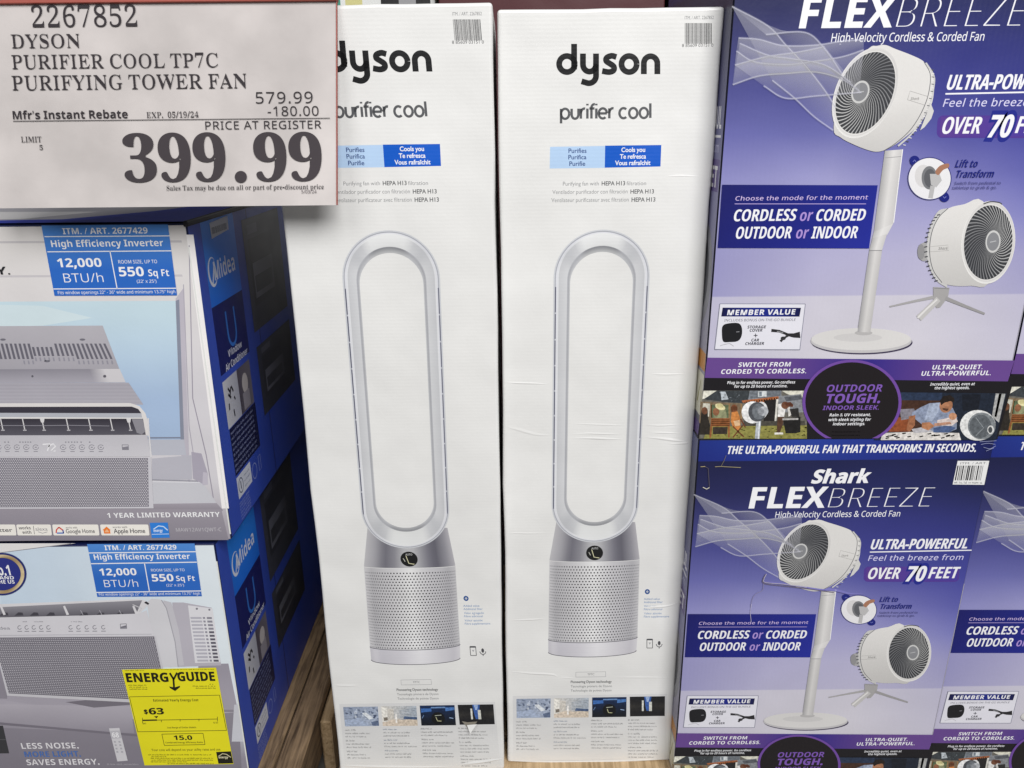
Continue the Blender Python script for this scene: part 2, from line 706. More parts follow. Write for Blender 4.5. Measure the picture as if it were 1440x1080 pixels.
# ------------------------------------------------------------------ pallets
def pallet(x0, x1, y0, y1, top, label, mat, along='x', boards=6, gap=0.18):
    t = empty('pallet', ((x0 + x1) / 2, y0, FLOOR_Z))
    tag(t, label, 'pallet', 'wooden pallets under the stacks')
    def part(name, a, b, c, d, e, f, m, seed=0):
        bm = bmesh.new()
        box_bm(bm, a - t.location.x, b - t.location.x, c - t.location.y, d - t.location.y, e - t.location.z, f - t.location.z, 0.003, 1)
        me = bpy.data.meshes.new(name)
        bm.to_mesh(me)
        bm.free()
        return link_mesh(name, me, m, t)
    th = 0.020
    if along == 'x':
        w = (y1 - y0) / boards
        for i in range(boards):
            part('deck_board', x0, x1, y0 + i * w, y0 + (i + 1 - gap) * w, top - th, top, mat)
    else:
        w = (x1 - x0) / boards
        for i in range(boards):
            part('deck_board', x0 + (i + gap) * w, x0 + (i + 1) * w, y0, y1, top - th, top, mat)
    n = 3
    for i in range(n):
        a = x0 + (x1 - x0 - 0.09) * i / (n - 1)
        part('bearer', a + 0.003, a + 0.087, y0 + 0.004, y1 - 0.004, top - th - 0.085, top - th - 0.0005, mat)
        for k in range(3):
            c = y0 + 0.01 + (y1 - y0 - 0.12) * k / 2
            part('foot_block', a, a + 0.09, c, c + 0.10, FLOOR_Z + 0.0005, top - th - 0.0855, mat)
    return t, part

# ------------------------------------------------------------------ white tower fan cartons
DW, DD, DH = 0.2695, 0.27, 1.1325
D2 = (0.1215, 1.0, PAL_Z)
D1 = (-0.1537, 0.985, PAL_Z)

def tower_carton():
    root = empty('tower_fan_carton', D2)
    carton_body('carton', root, DW, DD, DH, M_WHITE, 3, 0.004, 0.0022)
    F = Face((0, 1.0, 0), (1, 0, 0), (0, 0, 1), D2)
    c5 = T(690, 0, .2963)
    # --- black brand lettering, drawn with round strokes
    k = Ink(F, 1)
    w = 28 * c5.k
    dk = hx('#1a1a1c')
    def S(pts):
        k.line(c5(*pts), w, dk, up=0)
    S(arc(362, 304, 37, 38, 0, 360, 36)[:-1] + [(399, 304)])
    S([(396, 208), (396, 330)])
    S([(438, 254), (438, 302)] + arc(469, 306, 31, 34, 180, 0, 16)[1:-1] + [(500, 302)])
    S([(500, 254), (500, 362)] + arc(466, 360, 34, 35, 5, 112, 14) + [(431, 386)])
    S(spline([(597, 271), (574, 265), (551, 274), (549, 290), (566, 302), (584, 316), (583, 334), (562, 342), (529, 337)], 5))
    S(arc(657, 304, 36, 38, 0, 360, 36)[:-1] + [(693, 304)])
    S([(727, 352), (727, 302)] + arc(759, 301, 32, 34, 180, 360, 16)[1:-1] + [(791, 302), (791, 352)])
    k.build('brand_lettering', root, M_WHITE_INK)
    # --- grey product name
    k = Ink(F, 1)
    gl = {'p': ([[(0, -.45), (0, 1)], arc(.5, .5, .5, .5, 0, 360, 24)], 1.0),
          'u': ([[(0, 1), (0, .42)] + arc(.42, .42, .42, .42, 180, 360, 12) + [(.84, 1)]], .84),
          'r': ([[(0, 0), (0, 1)], [(0, .5)] + arc(.42, .5, .42, .5, 180, 75, 8)], .5),
          'i': ([[(0, 0), (0, 1)], [(0, 1.3), (0, 1.47)]], 0),
          'f': ([[(.2, 0), (.2, 1.05)] + arc(.56, 1.06, .36, .36, 180, 80, 8), [(-.06, 1), (.58, 1)]], .5),
          'e': ([[(0, .5), (1, .5)], arc(.5, .5, .5, .5, 0, 312, 22)], 1.0),
          'c': ([arc(.5, .5, .5, .5, 48, 312, 20)], .9),
          'o': ([arc(.5, .5, .5, .5, 0, 360, 24)], 1.0),
          'l': ([[(0, 0), (0, 1.45)]], 0), ' ': ([], .15)}
    x, items = 0, []
    for ch in 'purifier cool':
        st, ad = gl[ch]
        items.append((x, st))
        x += ad + .30
    x -= .30
    px0, px1, py, xh = 789, 914.5, 167.2, 14.2
    for x0, st in items:
        for q in st:
            k.line([(px0 + (x0 + a) / x * (px1 - px0), py - b * xh - (x0 + a) * 0.12) for a, b in q], 3.5, hx('#56575a'), up=0)
    k.build('product_name', root, M_WHITE_INK)
    # --- blue claim boxes
    k = Ink(F, 1)
    k.poly([(773.6, 206.5), (851, 205.2), (850.4, 236), (773, 237)], hx('#b4cfee'))
    for t, a, b, y in (('Purifies', 799.4, 824.8, 215), ('Purifica', 799.2, 824.6, 224), ('Purifie', 800.6, 823, 233.2)):
        k.text(t, a, b, y, 6.2, hx('#1d3c7c'), 'r', .012, .012)
    k.build('claim_box', root, M_WHITE_INK)
    k = Ink(F, 1)
    k.poly([(851, 204.8), (930, 203.9), (928.8, 234.2), (850.4, 235.9)], hx('#0a57c2'))
    for t, a, b, y in (('Cools you', 873.7, 907.2, 213.6), ('Te refresca', 871.6, 908.4, 223), ('Vous rafraîchit', 864.8, 914.6, 232)):
        k.text(t, a, b, y, 6.2, WHITE, 'r', .022, .018)
    k.build('claim_box', root, M_WHITE_INK, 'deep blue claim box')
    # --- description lines
    k = Ink(F, 1)
    g1, g2 = hx('#8d8e90'), hx('#58595b')
    for t, a, b, h0, h1, e0, e1, y in (('Purifying fan with', 791.6, 842, 846, 879, 881, 908.5, 261), ('Ventilador purificador con filtración', 776.8, 882.5, 886.5, 919.5, 0, 0, 272.4),
                                  ('Ventilateur purificateur avec filtration', 775.3, 884, 888, 921.5, 0, 0, 283.8)):
        k.text(t, a, b, y, 5.6, g1, 'r')
        k.text('HEPA H13', h0, h1, y - .3, 5.8, g2, 'r', .02, .016)
        if e0:
            k.text('filtration', e0, e1, y - .5, 5.6, g1, 'r')
    k.build('description_text', root, M_WHITE_INK)
    # --- barcode
    k = Ink(F, 1)
    k.text('ITM. / ART. 2267852', 962.8, 1003.5, 27, 4.6, hx('#77787a'), 'r')
    wbar(k, 963, 1001, 32.5, 61.5, hx('#26262a'), 4, 34)
    k.text('8 85609 03151 0', 959, 1003, 66, 4.4, hx('#4a4a4e'), 'r')
    k.build('barcode', root, M_WHITE_INK)

    # --- the fan picture
    cA, cB, cC = T(740, 300, .2407), T(740, 540, .2407), T(740, 730, .2037)
    uL, uR = F.uv(cA(160, 360))[0], F.uv(cA(722, 360))[0]
    zt, zb = F.uv(cA(445, 95))[1], F.uv(cB(405, 925))[1]
    cx, W = (uL + uR) / 2, (uR - uL) / 2
    q = W / 281.0
    def stad(side, top, bot, n=40):
        r = W - side * q
        a, b = zt - top * q, zb + bot * q
        ry = r
        pts = [(cx + r * math.cos(math.pi * i / n), a - ry + ry * math.sin(math.pi * i / n)) for i in range(n + 1)]
        pts += [(cx + r * math.cos(math.pi + math.pi * i / n), b + ry + ry * math.sin(math.pi + math.pi * i / n)) for i in range(n + 1)]
        return pts
    F.level = 1
    # neck
    nk = [(0.0, '#b9b8bc'), (.10, '#a2a1a7'), (.22, '#6c6b75'), (.33, '#85848c'), (.47, '#bcbcbf'), (.56, '#b3b3b7'), (.70, '#7d7c86'), (.80, '#5d5c67'), (.92, '#8c8b93'), (1.0, '#b0aeb4')]
    def ramp(st, t):
        for i in range(len(st) - 1):
            if t <= st[i + 1][0]:
                a = (t - st[i][0]) / (st[i + 1][0] - st[i][0])
                return mixc(hx(st[i][1]), hx(st[i + 1][1]), a)
        return hx(st[-1][1])
    def cyl(face_l, face_r, top_l, top_r, sag_t, sag_b, stops, part, nx=28, vfn=None):
        """a printed cylinder: TL TR BR BL with sagging arcs"""
        part.up()
        uv, cols, tris = [], [], []
        tl, tr, br, bl = (F.uv(p) for p in (top_l, top_r, face_r, face_l))
        ny = 6
        for j in range(ny + 1):
            for i in range(nx + 1):
                a, b = 0.5 - 0.5 * math.cos(math.pi * i / nx), j / ny
                u = (tl[0] * (1 - a) + tr[0] * a) * (1 - b) + (bl[0] * (1 - a) + br[0] * a) * b
                v = (tl[1] * (1 - a) + tr[1] * a) * (1 - b) + (bl[1] * (1 - a) + br[1] * a) * b
                v -= (sag_t * (1 - b) + sag_b * b) * math.sqrt(max(0.0, 1 - (2 * a - 1) ** 2))
                uv.append((u, v))
                c = ramp(stops, a)
                cols.append(c)
        for j in range(ny):
            for i in range(nx):
                m = j * (nx + 1) + i
                tris += [(m, m + 1, m + nx + 2), (m, m + nx + 2, m + nx + 1)]
        part.add(uv, tris, cols)
    neck = Ink(F)
    cyl(cC(160, 283), cC(783, 276), cC(208, 20), cC(752, 20), 0, 0.0035, nk, neck)
    fs = [(0, '#c9c8cb'), (.08, '#b2b1b5'), (.3, '#c9c8cb'), (.5, '#e3e3e4'), (.7, '#c6c5c9'), (.92, '#aeadb2'), (1, '#c4c3c6')]
    fil = Ink(F)
    cyl(cC(152, 828), cC(768, 812), cC(160, 286), cC(783, 279), 0.0035, 0.0085, fs, fil)
    # perforations
    fil.up()
    a0, a1, b0, b1 = (F.uv(p) for p in (cC(160, 320), cC(783, 312), cC(152, 822), cC(768, 806)))
    rows = 27
    for j in range(rows):
        b = j / (rows - 1)
        l = (a0[0] * (1 - b) + b0[0] * b, a0[1] * (1 - b) + b0[1] * b)
        r = (a1[0] * (1 - b) + b1[0] * b, a1[1] * (1 - b) + b1[1] * b)
        R = (r[0] - l[0]) / 2
        mc = ((l[0] + r[0]) / 2, (l[1] + r[1]) / 2)
        dth = 0.073
        for i in range(-20, 21):
            th = (i + (0.5 if j % 2 else 0)) * dth
            if abs(th) > 1.42:
                continue
            u = mc[0] + R * math.sin(th)
            sag = (0.0035 + 0.0035 * b) * math.cos(th)
            v = mc[1] + (r[1] - l[1]) * math.sin(th) / 2 - sag
            rx = 0.00132 * max(math.cos(th), 0.22)
            ry = 0.00132
            t = abs(th) / 1.42
            c = mixc(hx('#2a2a2e'), hx('#8f8e94'), min(1, t ** 2 * 1.1))
            o = len(fil.v)
            uv = [(u + rx * math.cos(k * math.pi / 3), v + ry * math.sin(k * math.pi / 3)) for k in range(6)]
            fil.add(uv, [(0, 1, 2), (0, 2, 3), (0, 3, 4), (0, 4, 5)], c)
    bs = [(0, '#bdbbc2'), (.06, '#cbc9cf'), (.12, '#c0bec6'), (.35, '#cfcdd4'), (.55, '#e2e1e5'), (.8, '#cfcdd3'), (.93, '#c3c1c8'), (1, '#d0ced3')]
    base = Ink(F)
    cyl(cC(153, 918), cC(760, 905), cC(152, 830), cC(768, 814), 0.0085, 0.0105, bs, base)
    # arc outlines
    for (pl, pr, sg) in ((cC(152, 829), cC(768, 813), .0085), (cC(153, 919), cC(760, 906), .0106)):
        a, b = F.uv(pl), F.uv(pr)
        base.uvmode = True
        base.line([(a[0] + (b[0] - a[0]) * w, a[1] + (b[1] - a[1]) * w - sg * math.sqrt(max(0.0, 1 - (2 * w - 1) ** 2))) for w in [0.5 - 0.5 * math.cos(math.pi * i / 30) for i in range(31)]], 0.0011, hx('#55545e'))
        base.uvmode = False
    # loop
    lp = Ink(F)
    lp.uvmode = True
    S0, S1, S2, S3, S4, S5, S6 = stad(0, 0, 0), stad(7, 7, 7), stad(13, 13, 13), stad(30, 26, 26), stad(80, 92, 122), stad(86, 97, 128), stad(97, 127, 150)
    n = len(S0)
    def ring_col(t, side, top, bot):
        # t runs from the right, over the top, left, bottom; bright facets at both ends
        a = math.sin(2 * math.pi * t)
        k = max(0.0, min(1.0, (abs(a) - .80) / .12))
        m = mixc(hx(side), hx('#b4b6bb'), max(0, 1 - abs(abs(a) - .62) * 4) * .55)
        return mixc(m, hx(top if a > 0 else bot), k)
    lp.strip(S0, S1, hx('#c4c6cc'), hx('#d2d4d8'))
    lp.strip(S1, S2, hx('#9d9fa8'), hx('#adafb7'), up=0)
    lp.strip(S2, S3, lambda t: hx('#d6d7de'), lambda t: ring_col(t, '#dcdde0', '#e9eaea', '#e8e9e9'), up=0)
    lp.strip(S3, S4, lambda t: ring_col(t, '#c3c4c8', '#e4e5e6', '#e2e3e4'), lambda t: ring_col(t, '#cfd0d3', '#d9dadb', '#dcdddd'), up=0)
    lp.strip(S4, S5, lambda t: ring_col(t, '#b0b1b6', '#97989d', '#a3a4a8'), lambda t: ring_col(t, '#aeafb6', '#85868b', '#909196'), up=0)
    lp.strip(S5, S6, lambda t: ring_col(t, '#9fa0a5', '#84858a', '#8f9095'), lambda t: ring_col(t, '#c3c4c8', '#b9babc', '#b0b1b4'), up=0)
    # white board seen through the loop above the neck
    # slots
    for sgn in (-1, 1):
        x = cx + sgn * (W - 12 * q)
        za, zc = zt - 325 * q, zb + 245 * q
        segs = 9
        for i in range(segs):
            z0 = za + (zc - za) * (i + 0.03) / segs
            z1 = za + (zc - za) * (i + 0.97) / segs
            lp.line([(x, z0), (x, z1)], 0.0015, hx('#5b5d70') if sgn < 0 else hx('#6d6f80'), up=1 if i == 0 else 0)
    # facets where the light catches the loop
    for a0_, a1_, c in ((62, 80, '#e9eaeb'), (100, 118, '#e6e7e8')):
        pass
    disp = Ink(F)
    disp.ell(*cC(472, 233), 58.5 * cC.k, 51 * cC.k, hx('#131416'))
    disp.line(cC((452, 210), (468, 262), (505, 268)), 1.0, hx('#d8d5b0'))
    disp.line(cC((432, 228), (444, 250)), 1.0, hx('#b9b9b0'))
    disp.text('AUTO', cC(450, 0)[0], cC(496, 0)[0], cC(0, 208)[1], 2.6, hx('#d5d5d5'), 'r', up=1)
    pr = lp.build('fan_picture', root, M_WHITE_INK)
    neck.build('neck', pr, M_WHITE_INK)
    fil.build('perforated_shroud', pr, M_WHITE_INK)
    base.build('base', pr, M_WHITE_INK)
    disp.build('display', pr, M_WHITE_INK)
    # --- blue value note
    k = Ink(F, 1)
    k.ell(*cC(836, 501), 17.5 * cC.k, 17.5 * cC.k, hx('#25508f'))
    k.line(cC((828, 501), (844, 501)), 1.0, WHITE)
    k.line(cC((836, 493), (836, 509)), 1.0, WHITE, up=0)
    bl = hx('#5d83b4')
    for t, x1, y in (('Added value', 922, 558), ('Additional filter', 942, 580), ('Valor agregado', 948, 607), ('Filtro adicional', 938, 629), ('Valeur ajoutée', 934, 657), ('Filtre supplémentaire', 986, 679)):
        k.text(t, cC(812, 0)[0], cC(x1, 0)[0], cC(0, y)[1], 2.9, bl, 'r')
    k.build('value_note', root, M_WHITE_INK)
    # --- phone and microphone marks
    k = Ink(F, 1)
    gk = hx('#4b4b50')
    k.frame(cC((833, 828), (872, 828), (872, 890), (833, 890)), 0.9, gk)
    k.line(cC((833, 831), (872, 831)), 2.2, gk)
    k.poly(cC((844, 852), (862, 852), (853, 866)), hx('#a6a6aa'))
    k.ell(*cC(918, 856), 9.5 * cC.k, 15 * cC.k, gk)
    k.line(cC(*arc(918, 862, 20, 20, 0, 180, 12)), 1.0, gk)
    k.line(cC((918, 880), (918, 893)), 1.1, gk)
    k.build('control_marks', root, M_WHITE_INK)
    # --- lower information panel
    cD = T(700, 900, .18056)
    k = Ink(F, 1)
    k.frame(cD((608, 251), (840, 247), (840, 286), (608, 289)), 0.5, hx('#a3a3a5'))
    k.text('TP7C', cD(698, 0)[0], cD(752, 0)[0], cD(0, 275)[1], 2.8, hx('#77777a'), 'r')
    k.text('Pioneering Dyson technology', cD(568, 0)[0], cD(887, 0)[0], cD(0, 334)[1], 3.4, hx('#4a4a4d'), 'r', .02, .015)
    k.text('Tecnología pionera de Dyson', cD(568, 0)[0], cD(887, 0)[0], cD(0, 368)[1], 3.1, hx('#77777a'), 'r')
    k.text('Technologie de pointe Dyson', cD(568, 0)[0], cD(885, 0)[0], cD(0, 401)[1], 3.1, hx('#77777a'), 'r')
    k.build('technology_heading', root, M_WHITE_INK)
    k = Ink(F)
    k.grid(cD((117, 436), (1316, 418), (1312, 922), (120, 932)), lambda a, b: mixc(hx('#d7d7d8'), hx('#e3e2e0'), max(0, b * 1.3 - .3)), 2, 10)
    tg = hx('#737377')
    seeds = 1
    cols = ((145, 345), (437, 690), (728, 985), (1016, 1270))
    for ci, (a, b) in enumerate(cols):
        y = 640 + (0 if ci else 2) - ci * 4
        for blk in range(3):
            hd = hx('#6481a8') if ci == 1 else hx('#6a6a70')
            k.greek(cD(a, 0)[0], cD(a + (b - a) * .42, 0)[0], cD(0, y)[1], 2.3, hd, seeds)
            for ln in range(2 + (ci == 3)):
                seeds += 1
                y += 25
                k.greek(cD(a, 0)[0], cD(b, 0)[0], cD(0, y)[1], 2.2, tg, seeds, random.Random(seeds).uniform(.75, 1))
            y += 32
            seeds += 1
    ip = k.build('information_panel', root, M_WHITE_INK)
    # photo: lounge
    def photo(quad, fn, nx, ny):
        p = Ink(F)
        p.grid(cD(*quad), fn, nx, ny)
        return p
    p = photo(((145, 459), (412, 455), (410, 605), (147, 608)), lambda a, b: mixc(hx('#8f9ab0'), hx('#a9b4c8'), (a + b) / 2), 4, 4)
    r = random.Random(5)
    for i in range(46):
        x, y = r.uniform(150, 404), r.uniform(462, 545)
        ww, hh = r.uniform(5, 24), r.uniform(4, 18)
        p.poly(cD((x, y), (min(x + ww, 409), y + r.uniform(-4, 4)), (min(x + ww * .8, 409), min(y + hh, 600)), (x + 3, min(y + hh, 600))), hx(r.choice(('#5b667e', '#6f7a92', '#b9c2d2', '#d3dae4', '#47516a'))), up=1 if i % 6 == 0 else 0)
    p.poly(cD((285, 505), (318, 500), (372, 545), (338, 556)), hx('#dfe4ea'))
    p.poly(cD((150, 560), (260, 540), (335, 600), (150, 604)), hx('#a6b3cb'))
    p.poly(cD((350, 575), (408, 560), (408, 602), (360, 602)), hx('#5e6c88'))
    p.build('photo', ip, M_PHOTO, 'small photo of a furnished lounge in blue grey')
    p = photo(((437, 453), (708, 450), (707, 602), (438, 605)), lambda a, b: mixc(hx('#d3cfc9'), hx('#a7b0bb'), a) if b < .7 else mixc(hx('#dacbbb'), hx('#cdbfae'), a), 8, 10)
    p.poly(cD((437, 455), (480, 462), (480, 570), (438, 575)), hx('#e9e6df'))
    p.poly(cD((484, 470), (530, 475), (530, 545), (484, 565)), hx('#cfcac2'))
    for i in range(7):
        p.line(cD((575, 488 + i * 11), (706, 470 + i * 13)), .6, hx('#8b97a6'), up=1 if i == 0 else 0)
    p.poly(cD((610, 530), (706, 536), (706, 556), (600, 550)), hx('#4e6080'))
    p.poly(cD((540, 512), (552, 512), (552, 580), (540, 580)), hx('#efece8'))
    p.poly(cD((450, 540), (480, 536), (480, 560), (450, 566)), hx('#7b736a'))
    p.build('photo', ip, M_PHOTO, 'small photo of a bright white room')
    p = photo(((735, 447), (1003, 443), (1001, 598), (735, 601)), lambda a, b: mixc(hx('#122a52'), hx('#0d1420'), min(1, b * 1.2)), 5, 8)
    p.ell(*cD(868, 545), 52 * cD.k, 48 * cD.k, hx('#0b0d11'))
    p.poly(cD((742, 470), (822, 468), (822, 492), (742, 500)), hx('#3d6bb0'))
    p.poly(cD((930, 462), (1000, 460), (1000, 480), (930, 490)), hx('#4b78b8'))
    p.poly(cD((820, 458), (930, 456), (930, 466), (820, 468)), hx('#6d8fbe'))
    p.line(cD((845, 525), (895, 520)), .8, hx('#b9bfb0'))
    p.line(cD((852, 535), (862, 565), (892, 566)), .8, hx('#c9c9a0'))
    p.line(cD((955, 540), (985, 545)), 1.0, hx('#9db4d8'))
    p.line(cD((745, 545), (760, 520)), .6, hx('#7f9fce'))
    p.build('photo', ip, M_PHOTO, 'small photo of a dark blue screen')
    p = photo(((1028, 441), (1302, 437), (1300, 590), (1030, 594)), lambda a, b: mixc(hx('#1b1b1f'), hx('#33312f'), max(0, 1 - abs(b - .5) * 4) * abs(a - .5) * 2), 10, 10)
    p.poly(cD((1140, 440), (1196, 439), (1186, 515), (1176, 550), (1158, 550), (1150, 515)), hx('#3a5fa6'))
    p.poly(cD((1150, 440), (1184, 440), (1174, 480), (1160, 480)), hx('#9fb6dd'))
    p.poly(cD((1122, 470), (1136, 470), (1136, 552), (1122, 552)), hx('#d9d9d2'))
    p.poly(cD((1178, 480), (1200, 480), (1200, 552), (1178, 552)), hx('#cfd0c9'))
    p.build('photo', ip, M_PHOTO, 'small photo of a pale object on black')
    return root, F, cD

d2root, FD, cDD = tower_carton()
tag(d2root, 'white tower fan carton crossed by crumpled creases, standing wholly clear of the price sign', 'carton', 'white tower fan cartons')
d1root = copy_tree(d2root)
d1root.location = D1
d1root.scale = (1, 1, 1.0042)
tag(d1root, 'white tower fan carton partly covered at its top left by the price sign', 'carton', 'white tower fan cartons')

def ridge(pts, face, parent, mat, name='crease', width=0.004, height=0.0008, sunk=False):
    """a raised fold of the board: a low tent-shaped strip with real height"""
    uv = [face.uv(p) for p in pts]
    v, f = [], []
    n = len(uv)
    for i, (a, b) in enumerate(uv):
        t = math.sin(math.pi * i / (n - 1)) if n > 2 else 1
        w = width * (0.25 + 0.75 * t)
        h = height * (0.1 + 0.9 * t)
        p0 = uv[max(i - 1, 0)]
        p1 = uv[min(i + 1, n - 1)]
        d = Vector((p1[0] - p0[0], p1[1] - p0[1])).normalized()
        nx, ny = -d.y, d.x
        for off, hh in ((-1, 0.00003), (-0.2, h), (1, 0.00003)):
            v.append(face.at(a + nx * off * w, b + ny * off * w, hh + (0.0045 if False else 0)))
    for i in range(n - 1):
        for j in (0, 1):
            k = i * 3 + j
            f.append((k, k + 3, k + 4, k + 1))
    me = bpy.data.meshes.new(name)
    me.from_pydata([tuple(p) for p in v], [], f)
    me.update()
    return link_mesh(name, me, mat, parent)

FD.level = 1
F2 = Face((0, 1.0, 0), (1, 0, 0), (0, 0, 1), D2)
cB_ = T(740, 540, .2407)
def fold(pts, root, face, w=.004, h=.001, n=5):
    ridge(spline(pts, n), face, root, M_WHITE, 'crease', w * .75, h * .38)
# plain folds on the unprinted board of the second carton (outside and inside the printed loop)
fold(cB_((-118, 250), (-60, 262), (50, 292), (140, 300)), d2root, F2)
fold(cB_((262, 318), (380, 316), (470, 320), (570, 322)), d2root, F2, .003, .0016)
fold(cB_((262, 292), (360, 288), (470, 290), (575, 288)), d2root, F2, .002, .0012)
fold(cB_((262, 232), (420, 236), (575, 240)), d2root, F2, .002, .0009)
fold(cB_((705, 312), (790, 318), (880, 330), (930, 336)), d2root, F2, .0035, .0017)
fold(cB_((700, 240), (790, 242), (900, 236)), d2root, F2, .002, .001)
fold(cB_((705, 282), (800, 284), (900, 286)), d2root, F2, .0022, .0012)
fold(cB_((830, 352), (915, 346), (950, 345)), d2root, F2, .003, .0014)
fold(T(740, 300, .2407)((-128, 986), (-60, 990), (60, 994), (140, 1000)), d2root, F2, .0022, .0012)
fold(T(740, 300, .2407)((725, 938), (820, 940), (940, 938)), d2root, F2, .0022, .0012)
fold(cB_((-112, 868), (0, 872), (140, 872)), d2root, F2, .002, .0009)
cC_ = T(740, 730, .2037)
fold(cC_((790, 612), (900, 606), (980, 598), (1050, 578)), d2root, F2, .003, .0016)
fold(cC_((-122, 700), (0, 694), (60, 692), (140, 686)), d2root, F2, .0025, .0013)
fold(cDD((100, 245), (250, 258), (420, 268), (470, 290)), d2root, F2, .0035, .0015)
fold(cDD((480, 292), (600, 294)), d2root, F2, .002, .001)
fold(cDD((850, 290), (1100, 290), (1380, 292)), d2root, F2, .002, .0012)
fold(T(690, 0, .2963)((820, 838), (900, 834), (1010, 838)), d2root, F2, .002, .0008)
fold(cDD((100, 940), (500, 950), (900, 944), (1330, 925)), d2root, F2, .004, .002)
F1 = Face((0, .985, 0), (1, 0, 0), (0, 0, 1), D1)
c51 = T(450, 900, .18056)
fold(c51((95, 355), (200, 358), (320, 356)), d1root, F1, .003, .0012)
fold(c51((1100, 968), (1250, 950), (1420, 925)), d1root, F1, .005, .0025)
fold(c51((160, 975), (400, 985), (800, 990), (1060, 982)), d1root, F1, .004, .0018)
# torn flap of board by the last small photo on the first carton
def tear():
    F1.level = 60
    k = Ink(F1)
    k.poly(c51((1105, 632), (1150, 640), (1225, 634), (1205, 660), (1172, 712), (1140, 672)), hx('#8d877c'))
    o = k.build('torn_patch', d1root, M_WHITE_INK, 'torn spot of grey board')
    uv = [F1.uv(p) for p in c51((1145, 655), (1222, 645), (1172, 708))]
    me = bpy.data.meshes.new('torn_flap')
    me.from_pydata([tuple(F1.at(a, b, h)) for (a, b), h in zip(uv, (0.003, 0.004, 0.007))] + [tuple(F1.at(a, b + .001, h)) for (a, b), h in zip(uv, (0.0036, 0.0046, 0.0076))], [], [(0, 1, 2), (5, 4, 3), (0, 3, 4, 1), (1, 4, 5, 2), (2, 5, 3, 0)])
    me.update()
    link_mesh('torn_flap', me, M_WHITE, d1root)
tear()
pallet(-0.292, 0.262, .972, 1.62, PAL_Z, 'pale wooden pallet under the two white tower fan cartons', M_PALEWOOD, 'x', 7)
# ------------------------------------------------------------------ blue air conditioner cartons
AW, AD, AH = 0.622, 0.585, 0.4625
AU = (-0.418 - AW / 2, 1.0, -0.5795)            # upper carton of the stack
AL = (-0.4445 - AW / 2, 1.0, AC_Z)             # lower carton of the stack

def label_block(F, root, q, lines, txt):
    """blue capacity block: q = TL TR BR BL, the rest in photo pixels"""
    k = Ink(F)
    top, bot = hx('#4a86d2'), hx('#2465c0')
    k.grid(q, lambda a, b: mixc(hx('#4f8ad4'), hx('#2a66bf'), min(1, b * 1.6)), 2, 8)
    for p, w in lines:
        k.line(p, w, WHITE, up=1 if p is lines[0][0] else 0)
    for t, a, b, y, c, st, ex in txt:
        k.text(t, a, b, y, c, WHITE, st, ex, ex * .8)
    return k.build('capacity_block', root, M_INK)

def dots(k, quad, nu, nv, col, rx, ry, keep=None):
    """hexagonal grid of small marks in a photo-pixel quad TL TR BR BL"""
    k.up()
    tl, tr, br, bl = (k.f.uv(p) for p in quad)
    for j in range(nv):
        b = (j + .5) / nv
        for i in range(nu):
            a = (i + (.5 if j % 2 else 0) + .25) / nu
            if a > 1:
                continue
            u = (tl[0] * (1 - a) + tr[0] * a) * (1 - b) + (bl[0] * (1 - a) + br[0] * a) * b
            v = (tl[1] * (1 - a) + tr[1] * a) * (1 - b) + (bl[1] * (1 - a) + br[1] * a) * b
            k.add([(u - rx, v), (u, v - ry), (u + rx, v), (u, v + ry)], [(0, 1, 2), (0, 2, 3)], col)

def rounded(x0, y0, x1, y1, r, lean=0.0, n=5):
    p = arc(x1 - r, y0 + r, r, r, -90, 0, n) + arc(x1 - r, y1 - r, r, r, 0, 90, n) + arc(x0 + r, y1 - r, r, r, 90, 180, n) + arc(x0 + r, y0 + r, r, r, 180, 270, n)
    return [(x + (y - y0) * lean, y) for x, y in p]

def swoosh_logo(k, c, col, text_pts):
    """ring mark with a lettered name; c maps local logo coordinates to photo pixels"""
    a = [c(*p) for p in arc(0, 0, 26, 44, 62, 322, 26)]
    b = [c(*p) for p in arc(3, -3, 21, 34, 62, 322, 26)]
    k.strip(a, b, col, col, closed=False)

